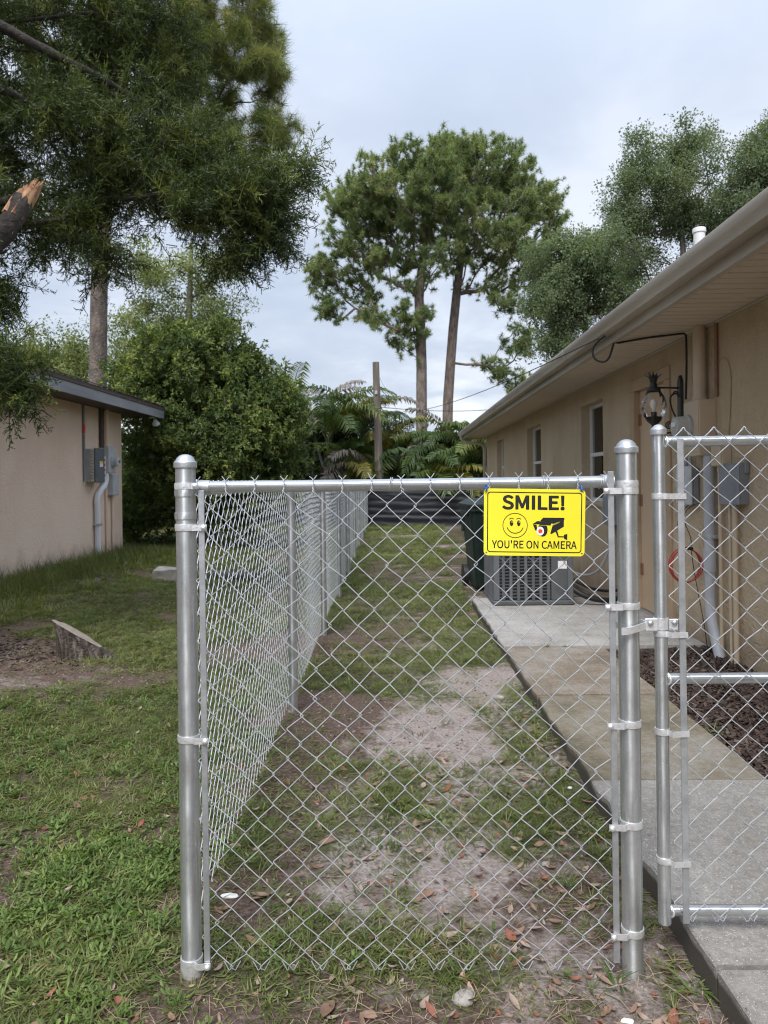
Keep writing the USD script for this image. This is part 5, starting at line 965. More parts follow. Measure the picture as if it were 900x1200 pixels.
def needles(n, ln, w, rng, back=-0.25, body=0.12):
    """A tuft of pine needles round a twig end."""
    d = rng.normal(size=(n, 3)); d[:, 2] += 0.55; d /= np.linalg.norm(d, axis=1, keepdims=True); d[:, 2] = np.maximum(d[:, 2], back)
    b = np.stack([0 * d[:, 0], 0 * d[:, 0], rng.uniform(-body, body, n)], 1); L_ = ln * rng.uniform(0.7, 1.1, n)[:, None]
    s_ = np.cross(d, rng.normal(size=(n, 3))); s_ /= np.linalg.norm(s_, axis=1, keepdims=True) + 1e-9
    v = np.stack([b - s_ * w / 2, b + s_ * w / 2, b + d * L_ + [0, 0, -0.12 * ln]], 1)
    return v.reshape(-1, 3), np.arange(3 * n).reshape(-1, 3)
def leaves(n, R, ln, w, rng, flat=0.7, rosette=0):
    """A clump of small folded leaves on short twigs."""
    if rosette:
        c = rng.normal(0, R * 0.55, (n // rosette + 1, 3)); c = np.repeat(c, rosette, 0)[:n]
    else:
        c = rng.normal(size=(n, 3)); c /= np.linalg.norm(c, axis=1, keepdims=True); c *= R * rng.random(n)[:, None] ** 0.45
    d = rng.normal(size=(n, 3)) + 0.5 * c / R + [0, 0, 0.25]; d /= np.linalg.norm(d, axis=1, keepdims=True)
    up = rng.normal(0, 1 - flat, (n, 3)) + [0, 0, 1.0]; s_ = np.cross(d, up); s_ /= np.linalg.norm(s_, axis=1, keepdims=True) + 1e-9
    nn = np.cross(s_, d); l = ln * rng.uniform(0.65, 1.15, n)[:, None]; ww = w * rng.uniform(0.75, 1.15, n)[:, None]
    v = np.stack([c, c + d * l * 0.5 + s_ * ww / 2 + nn * ww * 0.18, c + d * l - nn * l * 0.08, c + d * l * 0.5 - s_ * ww / 2 + nn * ww * 0.18], 1)
    k = np.arange(n)[:, None] * 4
    return v.reshape(-1, 3), np.vstack([k + [0, 1, 2], k + [0, 2, 3]])
def spray(rng, ln=0.34, nside=18, w=0.0100):
    """A feathery, slightly drooping cedar spray along +z."""
    V, F = [], []
    def leafy(a, b, ww):
        d = b - a; s_ = np.cross(d, rng.normal(size=3)); s_ /= np.linalg.norm(s_) + 1e-9; k = len(V) * 1
        V.extend([a - s_ * ww / 2, a + s_ * ww / 2, b]); F.append([k, k + 1, k + 2])
    ax = lambda t: np.array([0.25 * ln * t * t, 0.03 * math.sin(4 * t), ln * t])
    for i in range(nside):
        t = 0.08 + 0.92 * i / nside; a = ax(t); ang = rng.uniform(0, 2 * PI); l = ln * rng.uniform(0.22, 0.42) * (1.15 - 0.75 * t)
        d = np.array([math.cos(ang), math.sin(ang) * 0.8, rng.uniform(0.4, 1.0)]); d /= np.linalg.norm(d)
        b = a + d * l; leafy(a, b, w)
        for q in range(4):
            tt = 0.25 + 0.2 * q; e = d + rng.normal(0, 0.55, 3); e /= np.linalg.norm(e); leafy(a + d * l * tt, a + d * l * tt + e * l * rng.uniform(0.3, 0.5), w * 0.9)
    leafy(ax(0.0), ax(1.0), w)
    return np.array(V), np.array(F)

# two tall pines in the middle distance
YP = 45.0
def pts_at(rows, Y): return np.array([at(x, y, Y + dy) for x, y, dy in rows])
g1 = np.random.default_rng(21)
pine_protos = lambda r: [('needle_tuft', needles(85, 0.33, 0.030, r, body=0.2), 'pine_needle', False), ('needle_tuft_001', needles(70, 0.36, 0.032, r, body=0.25), 'pine_needle', False), ('needle_tuft_002', needles(60, 0.30, 0.034, r, body=0.15), 'pine_needle', False)]
def crown(rows, Y, rng, loose=0.0):
    p = np.vstack([blob(x, y, Y + dy, rx, ry, rd, n, rng, h) for x, y, dy, rx, ry, rd, n, h in rows])
    far = rng.random(len(p)) < loose; c = p.mean(0)
    return np.where(far[:, None], c + (p - c) * rng.uniform(1.05, 1.22, (len(p), 1)), p)
tr = pts_at([(494, 640, 0), (494, 520, 0), (494, 470, 0), (494, 430, 0), (493, 390, 0), (491, 350, 0), (494, 315, 0), (499, 280, 0), (503, 245, 0), (502, 215, 0), (500, 195, 0)], YP); tr[0, 2] = 0
aP = crown([(470, 222, -1, 66, 44, 3.0, 95, .2), (425, 250, 0, 50, 28, 2.6, 55, .2), (392, 240, 0, 24, 16, 1.2, 12, .2), (384, 322, 0, 26, 20, 1.2, 20, .2), (410, 298, -1, 42, 24, 1.8, 26, .2), (425, 345, 1, 32, 28, 1.5, 20, .2), (385, 365, 0, 24, 14, 1.0, 13, .2), (455, 372, -1, 28, 24, 1.3, 16, .2), (472, 398, 0, 22, 14, 1.0, 9, .2), (497, 380, -1, 18, 20, 0.8, 8, .2), (455, 280, 2, 60, 36, 2.4, 46, .2), (510, 192, 0, 48, 30, 2.6, 60, .2), (470, 325, 0, 50, 34, 2.0, 13, .2), (440, 315, 1, 40, 26, 1.6, 10, .2), (505, 250, -2, 40, 30, 1.6, 30, .2), (505, 295, -1, 44, 26, 1.8, 20, .2), (522, 220, -2, 34, 30, 1.6, 18, .2)], YP, g1)
tree('pine_tree', 'left one of the two tall pines, straight trunk with wide crown leaning left', 'tall pines', tr, [0.42, 0.36, 0.34, 0.33, 0.32, 0.30, 0.26, 0.20, 0.15, 0.10, 0.06], aP, g1, 'bark_pine', pine_protos(g1), 6, 0.27, 1.0, step=0.8, lift=0.06, asc=0.55, penal=1.6, min_h=at(0, 440, YP)[2], r_tip=0.028, limbs=40, inner=0.15)
tr = pts_at([(523, 640, 0), (524, 520, 0), (525, 470, 0), (528, 425, 0), (531, 385, 0), (535, 345, 0), (539, 310, 0), (543, 275, 0), (548, 240, 0), (552, 210, 0), (553, 190, 0)], YP + 1.5); tr[0, 2] = 0
aP = crown([(568, 200, 0, 60, 40, 3.0, 95, .2), (612, 232, 0, 46, 38, 2.6, 60, .2), (638, 258, 0, 28, 28, 1.8, 26, .2), (590, 262, -2, 58, 34, 2.4, 50, .2), (605, 300, 0, 40, 24, 1.8, 24, .2), (628, 322, 1, 30, 22, 1.2, 18, .2), (548, 240, 2, 50, 40, 2.2, 40, .2), (590, 335, 0, 28, 16, 1.2, 9, .2), (560, 315, 0, 44, 34, 2.0, 13, .2), (610, 350, -1, 34, 20, 1.4, 9, .2), (605, 405, 0, 26, 20, 1.2, 13, .2), (578, 430, 0, 20, 16, 1.0, 9, .2), (600, 450, 0, 22, 14, 1.0, 8, .2), (535, 180, 0, 34, 16, 2.0, 34, .2), (525, 265, 1, 40, 30, 1.6, 22, .2), (575, 290, 0, 44, 22, 1.6, 16, .2)], YP + 1.5, g1)
tree('pine_tree', 'right one of the two tall pines, leaning right with low side branches', 'tall pines', tr, [0.40, 0.34, 0.33, 0.31, 0.30, 0.28, 0.25, 0.20, 0.14, 0.09, 0.06], aP, g1, 'bark_pine', pine_protos(g1), 6, 0.27, 1.0, step=0.8, lift=0.06, asc=0.55, penal=1.6, min_h=at(0, 450, YP)[2], r_tip=0.028, limbs=40, inner=0.15)

# oaks behind the right house
g2 = np.random.default_rng(22)
oak_protos = lambda r, l=0.13: [('leaf_clump', leaves(40, 0.42, l, l * 0.5, r), 'oak_leaf', False), ('leaf_clump_001', leaves(34, 0.36, l, l * 0.55, r), 'oak_leaf', False), ('leaf_clump_002', leaves(26, 0.46, l * 1.1, l * 0.5, r), 'oak_leaf', False)]
YO = 28.0
b0 = at(800, 600, YO); tr = np.array([[b0[0], YO, 0], [b0[0] - .1, YO, 2.5], [b0[0] + .1, YO, 5], [b0[0] + .2, YO, 7.0], [b0[0] + .2, YO, 9.0], [b0[0] + .1, YO, 11]])
aO = crown([(785, 215, 0, 56, 36, 2.2, 50, .3), (742, 240, 0, 28, 30, 1.6, 24, .3), (772, 272, 1, 56, 34, 2.0, 38, .3), (838, 250, 0, 44, 36, 1.8, 32, .3), (722, 288, -1, 18, 20, 1.2, 9, .2), (752, 182, 0, 18, 14, 1.0, 9, .2), (818, 175, 0, 26, 14, 1.0, 11, .2), (800, 320, 1, 60, 26, 1.8, 24, .3), (790, 170, 0, 16, 12, .8, 5, .2)], YO, g2, 0.13)
tree('oak_tree', 'large pale leaved oak behind the roof, right of the pines', 'oaks behind the tan house', tr, [0.34, 0.30, 0.26, 0.20, 0.14, 0.08], aO, g2, 'bark_oak', oak_protos(g2), 8, 0.24, 0.80, step=0.6, lift=0.05, min_h=3.5, r_tip=0.016, limbs=24)
b0 = at(930, 600, YO - 2); tr = np.array([[b0[0], YO - 2, 0], [b0[0], YO - 2, 4], [b0[0] - .2, YO - 2, 7.5], [b0[0] - .3, YO - 2, 10.5]])
aO = crown([(895, 200, 0, 34, 40, 1.8, 55, .2), (930, 180, 0, 50, 50, 2.0, 50, .2), (910, 160, 0, 24, 20, 1.2, 14, .2), (880, 260, 0, 30, 30, 1.6, 25, .2)], YO - 2, g2, 0.13)
tree('oak_tree', 'oak cut off by the right edge of the view above the roof', 'oaks behind the tan house', tr, [0.3, 0.25, 0.18, 0.08], aO, g2, 'bark_oak', oak_protos(g2), 8, 0.24, 0.80, step=0.6, lift=0.05, min_h=3.5, r_tip=0.016, limbs=14)
YO2 = 36.0
b0 = at(690, 600, YO2); tr = np.array([[b0[0], YO2, 0], [b0[0], YO2, 3], [b0[0] + .2, YO2, 6], [b0[0], YO2, 8.5], [b0[0] - .1, YO2, 10]])
aO = crown([(680, 318, 0, 36, 34, 2.2, 44, .3), (650, 352, 0, 34, 34, 2.0, 36, .3), (704, 345, 0, 38, 36, 2.2, 44, .3), (655, 395, 0, 28, 24, 1.6, 20, .3), (668, 288, 0, 18, 14, 1.2, 9, .2), (722, 325, 0, 20, 18, 1.2, 9, .2), (632, 305, 1, 20, 24, 1.4, 10, .2)], YO2, g2, 0.13)
tree('oak_tree', 'dense darker oak between the pines and the roof edge', 'oaks behind the tan house', tr, [0.3, 0.26, 0.22, 0.15, 0.08], aO, g2, 'bark_oak', oak_protos(g2, 0.16), 8, 0.30, 0.95, step=0.7, lift=0.05, min_h=3.5, r_tip=0.018, limbs=14)

# near pine behind the left house
g3 = np.random.default_rng(23); YN = 14.0
near_protos = lambda r: [('needle_tuft', needles(120, 0.26, 0.008, r, body=0.10), 'pine_needle_near', False), ('needle_tuft_001', needles(95, 0.28, 0.008, r, body=0.14), 'pine_needle_near', False)]
tr = pts_at([(113, 640, 0), (114, 500, 0), (115, 420, 0), (116, 350, 0), (118, 280, 0), (124, 200, 0), (135, 120, 0), (150, 40, 0), (165, -60, 0), (175, -150, 0)], YN); tr[0, 2] = 0
aN = crown([(262, 55, 0, 46, 46, 1.2, 36, .2), (308, 92, 0, 22, 20, 0.7, 12, .2), (322, 150, 0, 20, 18, 0.6, 10, .2), (290, 165, 0, 18, 14, 0.6, 6, .2), (235, 130, .5, 44, 44, 1.0, 24, .2), (305, 25, 0, 20, 26, .9, 11, .2), (180, 10, 0, 70, 60, 1.4, 60, .2), (60, 40, 1, 80, 80, 1.4, 50, .2), (240, -60, 0, 70, 60, 1.4, 40, .2), (120, -100, 0, 90, 60, 1.4, 40, .2), (205, 190, .8, 40, 30, .8, 20, .2)], YN, g3)
tree('pine_tree', 'long needled pine with a straight trunk behind the pinkish house', 'tall pines', tr, [0.19, 0.172, 0.165, 0.16, 0.155, 0.14, 0.13, 0.10, 0.07, 0.04], aN, g3, 'bark_near', near_protos(g3), 6, 0.11, 1.0, step=0.4, lift=0.08, min_h=4.2, r_tip=0.010, limbs=20, inner=0.3)
# pale tree seen through the gaps
g4 = np.random.default_rng(24); YQ = 24.0
pale_protos = lambda r: [('leaf_clump', leaves(50, 0.40, 0.12, 0.06, r), 'pale_leaf', False), ('leaf_clump_001', leaves(40, 0.36, 0.12, 0.06, r), 'pale_leaf', False)]
b0 = at(215, 600, YQ); tr = np.array([[b0[0], YQ, 0], [b0[0], YQ, 3.0], [b0[0] + .2, YQ, 5.5], [b0[0] + .3, YQ, 7.5], [b0[0] + .4, YQ, 9.5]])
aQ = crown([(215, 330, 0, 50, 26, 1.8, 13, .3), (180, 305, 0, 30, 24, 1.6, 6, .3), (255, 325, 0, 32, 22, 1.4, 6, .3), (170, 385, 0, 40, 32, 1.4, 15, .3), (240, 372, 0, 46, 26, 1.4, 14, .3), (160, 425, 0, 36, 18, 1.2, 10, .3)], YQ, g4)
tree('background_tree', 'pale green tree far behind the dense shrub, seen under the cedar', None, tr, [0.22, 0.19, 0.15, 0.1, 0.05], aQ, g4, 'bark_oak', pale_protos(g4), 6, 0.24, 0.9, step=0.6, lift=0.05, min_h=2.0, r_tip=0.016, limbs=10)
b0 = at(40, 600, 26); tr = np.array([[b0[0], 26, 0], [b0[0], 26, 2.5], [b0[0] + .2, 26, 5.0], [b0[0], 26, 7]])
aQ = crown([(70, 432, 0, 50, 14, 1.4, 26, .2), (10, 420, 0, 50, 20, 1.4, 22, .2), (88, 408, 0, 14, 9, 1.0, 5, .2)], 26, g4)
tree('background_tree', 'low pale tree showing above the roof of the pinkish house', None, tr, [0.2, 0.17, 0.12, 0.06], aQ, g4, 'bark_oak', pale_protos(g4), 7, 0.32, 1.0, step=0.6, lift=0.05, min_h=2.0, r_tip=0.016, limbs=8)

# cedar reaching in from the left, close to the camera
g5 = np.random.default_rng(25)
cedar_protos = lambda r: [('spray', spray(r), 'cedar_leaf', False), ('spray_001', spray(r, 0.40, 21), 'cedar_leaf', False), ('spray_002', spray(r, 0.28, 15), 'cedar_leaf', False)]
tr = np.array([[-3.30, 3.9, 0], [-3.30, 3.95, 1.2], [-3.32, 4.05, 2.2], [-3.35, 4.2, 3.2], [-3.30, 4.4, 4.2], [-3.2, 4.6, 5.3], [-3.1, 4.7, 6.4], [-3.0, 4.8, 7.4]])
aC = crown([(60, 50, 6.0, 110, 80, .8, 62, .1), (160, 60, 6.2, 60, 60, .8, 34, .1), (205, 75, 6.4, 28, 50, .5, 7, .1), (70, 165, 5.8, 90, 50, .7, 40, .1), (180, 180, 6.0, 74, 46, .7, 46, .1), (275, 222, 6.2, 60, 40, .6, 38, .1), (235, 252, 6.0, 50, 28, .5, 20, .1), (318, 258, 6.2, 28, 32, .4, 11, .1), (262, 290, 6.2, 30, 20, .4, 7, .1), (40, 250, 5.6, 55, 36, .6, 24, .1), (110, 240, 5.8, 46, 24, .5, 13, .1), (120, 292, 5.9, 22, 22, .4, 7, .1), (0, 315, 5.4, 18, 24, .4, 5, .1), (6, 425, 5.0, 18, 26, .3, 9, .1), (26, 452, 5.0, 12, 18, .3, 4, .1), (-60, 100, 5.4, 80, 150, .8, 30, .1), (-70, 300, 5.0, 50, 110, .6, 24, .1), (352, 205, 6.4, 24, 14, .3, 4, .1), (60, -60, 6, 160, 60, .9, 34, .1)], 0.0, g5)
tree('cedar_tree', 'dark feathery cedar hanging in from the left over the pinkish roof', None, tr, [0.22, 0.19, 0.17, 0.15, 0.13, 0.10, 0.07, 0.04], aC, g5, 'bark_dark', cedar_protos(g5), 8, 0.066, 0.85, outward=0.25, droop=0.55, step=0.25, lift=-0.10, min_h=1.6, r_tip=0.0045, limbs=24, inner=0.6, twist=0.16)
# the thick broken bough with raw wood, and two dark boughs
def bough(name, pts, r, label, n=26):
    p = spline(pts, n); rr = np.interp(np.linspace(0, 1, n), np.linspace(0, 1, len(r)), r); return p, rr
p, rr = bough('broken', [(-3.30, 4.1, 2.3), at(-60, 340, 4.9), at(-10, 285, 5.0), at(18, 252, 5.05), at(27, 232, 5.08)], [0.12, 0.105, 0.095, 0.085, 0.07], '')
bb = thing('broken_bough', 'snapped thick cedar bough with raw orange wood at its torn end', 'branch')
m = MB(); m.tube(p, rr * (1 + 0.08 * np.sin(np.arange(len(p)) * 1.9)), 14); m.build('bark', 'bark_dark', bb, smooth=60)
e = p[-1]; d = p[-1] - p[-4]; d /= np.linalg.norm(d)
u1 = np.cross(d, [0, 1, 0]); u1 /= np.linalg.norm(u1); u2 = np.cross(d, u1); k_ = 26; a_ = np.arange(k_) * 2 * PI / k_
rws = []
for t_, (o_, w_) in zip((0.0, 0.35, 0.6, 0.8, 1.0), ((0.0, 0.074), (-0.004, 0.070), (-0.016, 0.060), (-0.028, 0.044), (-0.040, 0.020))):
    jag = 0.055 * (t_ > 0.5) * (fb(np.cos(a_) * 3, np.sin(a_) * 3, 1.7, 97) - 0.5) * 2 + (0.03 * np.cos(a_ * 5 + 1) * (t_ > 0.9))
    cen = e - d * 0.16 + d * 0.30 * t_ + u1 * o_ * 1.2
    rws.append(cen + (u1 * np.cos(a_)[:, None] + u2 * np.sin(a_)[:, None]) * (w_ * (1 + 0.12 * np.sin(a_ * 7 + 2 * t_))[:, None]) + d * jag[:, None])
v = np.vstack(rws + [rws[-1].mean(0)[None] - d * 0.03]); f = [[q * k_ + i, q * k_ + (i + 1) % k_, (q + 1) * k_ + (i + 1) % k_, (q + 1) * k_ + i] for q in range(4) for i in range(k_)]
m = MB().add(v, f); m.add(v, [[4 * k_ + i, 4 * k_ + (i + 1) % k_, 5 * k_] for i in range(k_)]); m.build('torn_wood', 'wood_raw', bb, smooth=30)
for lab, pts, r in (('dark bare cedar bough crossing the upper left corner of the view', [(-3.35, 4.2, 3.6), at(-60, 0, 5.0), at(0, 30, 5.2), at(60, 62, 5.4), at(125, 95, 5.7), at(190, 150, 6.0)], [0.07, 0.055, 0.045, 0.038, 0.028, 0.012]), ('second dark cedar bough, just below the one in the upper left corner', [(-3.35, 4.2, 3.2), at(-50, 90, 5.0), at(10, 108, 5.2), at(40, 125, 5.4), at(85, 155, 5.7), at(150, 210, 6.0)], [0.06, 0.05, 0.04, 0.03, 0.022, 0.010])):
    p, rr = bough('b', pts, r, ''); tag(MB().tube(p, rr * (1 + 0.1 * np.sin(np.arange(len(p)) * 2.3)), 10).build('bough', 'bark_dark', None, smooth=60), lab, 'branch')

# dense shrub tree beside the left house, and darker hedge behind the fence
g6 = np.random.default_rng(26); YS = 13.2
shrub_protos = lambda r, mt='shrub_leaf': [('leaf_rosette', leaves(42, 0.22, 0.105, 0.042, r, rosette=7), mt, False), ('leaf_rosette_001', leaves(35, 0.20, 0.10, 0.045, r, rosette=7), mt, False), ('leaf_rosette_002', leaves(28, 0.24, 0.11, 0.042, r, rosette=7), mt, False)]
b0 = at(245, 630, YS); tr = np.array([[b0[0], YS, 0], [b0[0] - .05, YS, 0.8], [b0[0] + .05, YS, 1.6], [b0[0], YS, 2.5], [b0[0] + .05, YS, 3.4]])
aS = crown([(225, 440, 0, 70, 52, 1.2, 70, .45), (175, 475, 0, 44, 60, 1.0, 45, .4), (285, 470, 0, 56, 48, 1.1, 60, .45), (318, 512, 0, 36, 46, .8, 42, .4), (240, 515, -.6, 92, 44, .8, 60, .4), (200, 570, 0, 56, 46, .9, 42, .4), (280, 580, 0, 72, 46, .9, 50, .4), (230, 398, 0, 24, 18, .7, 9, .3), (160, 600, .2, 26, 36, .6, 16, .3), (292, 425, 0, 18, 14, .5, 5, .3), (190, 408, 0, 18, 16, .5, 5, .3), (262, 388, 0, 12, 10, .4, 3, .2), (340, 470, 0, 12, 16, .4, 4, .2)], YS, g6, 0.07)
tree('shrub_tree', 'big dense green shrub with pale leaf tips beside the pinkish house', None, tr, [0.16, 0.14, 0.12, 0.09, 0.05], aS, g6, 'bark_oak', shrub_protos(g6), 8, 0.14, 0.8, outward=0.9, step=0.35, lift=0.05, min_h=0.3, r_tip=0.007, limbs=20, inner=0.5)
def bush(px0, px1, py_top, Y, label, n, seed, sc=1.5):
    r = np.random.default_rng(seed); a = at((px0 + px1) / 2, 600, Y); h = at(0, py_top, Y)[2]
    tr = np.array([[a[0], Y, 0], [a[0], Y, h * .35], [a[0] + .1, Y, h * .65]])
    att = np.vstack([blob((px0 + px1) / 2, (py_top + 600) / 2, Y, (px1 - px0) / 2, (600 - py_top) / 2, 0.9, n, r, .5), blob((px0 + px1) / 2, py_top + 25, Y, (px1 - px0) / 3, 24, .8, n // 3, r, .3)])
    att[:, 2] = np.maximum(att[:, 2], 0.15)
    tree('hedge_bush', label, 'dark bushes along the back of the yard', tr, [0.1, 0.08, 0.05], att, r, 'bark_dark', shrub_protos(r, 'hedge_leaf'), 8, 0.3, sc, outward=0.9, step=0.5, lift=0.02, min_h=0.1, r_tip=0.01, limbs=5, inner=0.4)
for q, (a, b, t, Y, lab) in enumerate([(330, 420, 500, 24.5, 'dark bush behind the palms, directly right of the pale tipped shrub'), (395, 500, 520, 27.5, 'dark bush behind the wooden pole'), (470, 570, 515, 26.5, 'dark bush under the right hand palms'), (540, 640, 520, 27, 'dark bush hidden partly by the far house corner'), (250, 350, 520, 20.5, 'dark bush behind the side fence, left of the palms'), (130, 260, 540, 18, 'dark bush in the shade behind the pinkish house corner'), (30, 140, 500, 19, 'dark bush hidden behind the pinkish house')]):
    bush(a, b, t, Y, lab, 60, 100 + q)

# palms
def frond(rng, ln, lift, az, droop, leaf=0.58, nl=34, w=0.062):
    """Vertices and faces of an arching feather frond with folded leaflets (rachis, leaflets)."""
    t = np.linspace(0, 1, 14); ca, sa = math.cos(az), math.sin(az)
    ang = lift - droop * t ** 1.3; ds = ln / 13; r = np.r_[0, np.cumsum(np.cos(ang[:-1]) * ds)]; z = np.r_[0, np.cumsum(np.sin(ang[:-1]) * ds)]
    C = np.stack([r * ca, r * sa, z], 1); side = np.array([-sa, ca, 0])
    m = MB(); m.tube(C, np.linspace(0.022, 0.005, 14), 5, False)
    lf = MB(); tt = np.linspace(0.16, 0.99, nl)
    for u in tt:
        i = min(int(u * 13), 12); fr = u * 13 - i; c = C[i] * (1 - fr) + C[i + 1] * fr; d = C[i + 1] - C[i]; d /= np.linalg.norm(d); up = np.cross(d, side); up *= np.sign(up[2]) if abs(up[2]) > 1e-6 else 1
        l = leaf * (math.sin(PI * (0.12 + 0.80 * u)) ** 0.7) * rng.uniform(0.85, 1.1)
        for s_ in (-1, 1):
            e = side * s_ * 0.85 + d * 0.55 + up * 0.28 + rng.normal(0, 0.08, 3); e /= np.linalg.norm(e)
            p1 = c + e * l * 0.5; p2 = c + e * l + np.array([0, 0, -0.58 * l]); wv = d * w / 2
            lf.add([c - wv * .4, c + wv * .4, p1 + wv, p1 - wv, p2], [[0, 1, 2], [0, 2, 3], [3, 2, 4]])
    return m, lf
def palm(px, base_py, Y, h, n, label, seed, ln=2.1, mats=('palm_leaf',), stems=4):
    r = np.random.default_rng(seed); c = at(px, base_py, Y); root = thing('palm', label, 'palm', (c[0], Y, 0), group='feather palms by the back fence')
    tops = []
    for s_ in range(stems):
        a = r.uniform(0, 2 * PI); o = 0.25 * np.array([math.cos(a), math.sin(a)]); o2 = o * 3.0; hh = h * r.uniform(0.55, 1.0)
        p = spline([(o[0], o[1], -0.1), (o[0] * 1.6, o[1] * 1.6, hh * .5), (o2[0], o2[1], hh)], 10)
        MB().tube(p, np.linspace(0.065, 0.045, 10), 8).build('stem', 'bark_oak', root, smooth=60); tops.append(p[-1])
    for k in range(n):
        az = k * 2.39996 + r.uniform(-.3, .3); up = r.uniform(0.80, 1.50)
        rc, lf = frond(r, ln * r.uniform(0.75, 1.1), up, az, r.uniform(1.5, 2.5))
        mt = mats[int(r.integers(0, len(mats)))]; tp = tops[k % stems] + r.normal(0, 0.05, 3)
        fp = lf.move(t=tp).build('frond', mt, root, smooth=False); rc.move(t=tp).build('rachis', mt, fp, smooth=60)
lf_ = ('palm_leaf',) * 9 + ('palm_dead', 'palm_yellow')
palm(398, 600, 23.0, 3.1, 36, 'tall palm with arching fronds left of the wooden pole', 201, 2.9, lf_)
palm(366, 600, 24.5, 3.4, 26, 'palm with yellowed upper fronds, right of the shrub', 202, 2.7, ('palm_yellow', 'palm_leaf', 'palm_dead', 'palm_leaf'))
palm(428, 600, 22.2, 1.3, 24, 'low palm at the foot of the wooden pole', 203, 2.4, lf_)
palm(474, 600, 24.0, 2.2, 36, 'palm right of the wooden pole, below the left pine', 204, 2.6, lf_)
palm(520, 600, 23.5, 2.4, 36, 'palm below the right pine trunk', 205, 2.6, lf_)
palm(553, 600, 22.5, 1.8, 28, 'palm beside the far corner of the tan house', 206, 2.4, lf_)
palm(497, 600, 22.0, 0.9, 22, 'shortest palm, directly behind the black fabric fence', 207, 2.1, lf_)

# ------------------------------------------------------------------ ground cover
def blade_tuft(r, n, ln, w, spreadr, lie):
    V, F = [], []
    for _ in range(n):
        a = r.uniform(0, 2 * PI); o = spreadr * math.sqrt(r.random()); b = np.array([o * math.cos(a + 1), o * math.sin(a + 1), -0.004]); l = ln * r.uniform(0.5, 1.1); el = r.uniform(*lie); bend = r.uniform(0.3, 1.3)
        d0 = np.array([math.cos(a), math.sin(a), 0]); s_ = np.array([-math.sin(a), math.cos(a), 0]); k = len(V)
        for q, t in enumerate((0, 0.45, 1.0)):
            e = el - bend * t; p = b + d0 * l * t * math.cos(el - bend * t / 2) + np.array([0, 0, l * t * math.sin(el - bend * t / 2)])
            p[2] = max(p[2], 0.003 + 0.002 * t)
            if q == 2: V.append(p)
            else: ww = w * (1 - 0.35 * q) / 2; V += [p - s_ * ww, p + s_ * ww]
        F += [[k, k + 1, k + 3], [k, k + 3, k + 2], [k + 2, k + 3, k + 4]]
    return np.array(V), np.array(F)
def weed(r, n, ln, w, h):
    V, F = [], []
    for q in range(n):
        a = q * 2.4 + r.uniform(-.4, .4); z = h * (q / n) * r.uniform(.7, 1.1); l = ln * r.uniform(.6, 1.1); el = r.uniform(0.1, 0.8); d = np.array([math.cos(a) * math.cos(el), math.sin(a) * math.cos(el), math.sin(el)]); s_ = np.array([-math.sin(a), math.cos(a), 0]); o = r.uniform(0, .02)
        b = np.array([o * math.cos(a), o * math.sin(a), z]); k = len(V); nn = np.cross(d, s_)
        V += [b, b + d * l * .4 + s_ * w / 2 - nn * w * .12, b + d * l * .85 + s_ * w * .28, b + d * l - [0, 0, .1 * l], b + d * l * .85 - s_ * w * .28, b + d * l * .4 - s_ * w / 2 - nn * w * .12, b + d * l * .5 + nn * w * .1]
        F += [[k, k + 1, k + 6], [k + 1, k + 2, k + 6], [k + 2, k + 3, k + 6], [k + 3, k + 4, k + 6], [k + 4, k + 5, k + 6], [k + 5, k, k + 6]]
    return np.array(V), np.array(F)
gr = np.random.default_rng(31)
def scatter(x0, x1, y0, y1, n, dens, r):
    x = r.uniform(x0, x1, n); y = r.uniform(y0, y1, n); keep = r.random(n) < dens(x, y); return x[keep], y[keep]
def inyard(x, y):
    """Where plants can stand: not on the slabs, the mulch bed or in the houses."""
    return ~((x > 0.70) & (x < 11) & (y < 16.8) & ~((x < 1.3) & (y > 7.0))) & ~((x < -4.42) & (y < 11.45)) & (np.hypot(x + 0.533, y - 1.8) > 0.045) & (np.hypot(x - 0.574, y - 1.8) > 0.045)
def lay(name, label, protos, x, y, r, sc0, sc1, tilt=0.15, dz=0.0, far=0.0):
    n = len(x); d = np.stack([r.normal(0, tilt, n), r.normal(0, tilt, n), np.ones(n)], 1)
    s_ = r.uniform(sc0, sc1, n) * (1 + far * np.clip((y - 4) / 10, 0, 1.5))
    pi = instancer(numbered('/World', name), protos, np.stack([x, y, gz(x, y) + dz], 1), quat_from(d, r.uniform(0, 2 * PI, n)), s_, r.integers(0, len(protos), n))
    return tag(pi, label, name.replace('_', ' '), kind='stuff')
gp_ = [('tuft', blade_tuft(gr, 16, 0.050, 0.0034, 0.035, (0.3, 1.2)), 'grass_blade', False), ('tuft_001', blade_tuft(gr, 20, 0.04, 0.0040, 0.045, (0.1, 0.9)), 'grass_blade', False), ('tuft_002', blade_tuft(gr, 12, 0.068, 0.0036, 0.03, (0.3, 1.3)), 'grass_blade', False), ('tuft_003', blade_tuft(gr, 18, 0.042, 0.0045, 0.05, (0.0, 0.6)), 'grass_blade', False)]
dn = lambda x, y: np.where(inyard(x, y), np.minimum(1, grassy(x, y) ** 1.2 * 0.95 + 0.03 + 0.45 * np.exp(-((x - 0.67) / 0.05) ** 2) * (fb(x, y, 3.0, 91) > 0.5)), 0)
X, Y = [], []
for (x0, x1, y0, y1, n) in ((-2.2, 0.72, 0.9, 3.2, 11500), (-3.4, 0.72, 3.2, 6.5, 16000), (-5.2, 0.72, 6.5, 12, 22000), (-7, 1.2, 12, 20.3, 20000)):
    a, b = scatter(x0, x1, y0, y1, n, dn, gr); X.append(a); Y.append(b)
X, Y = np.concatenate(X), np.concatenate(Y)
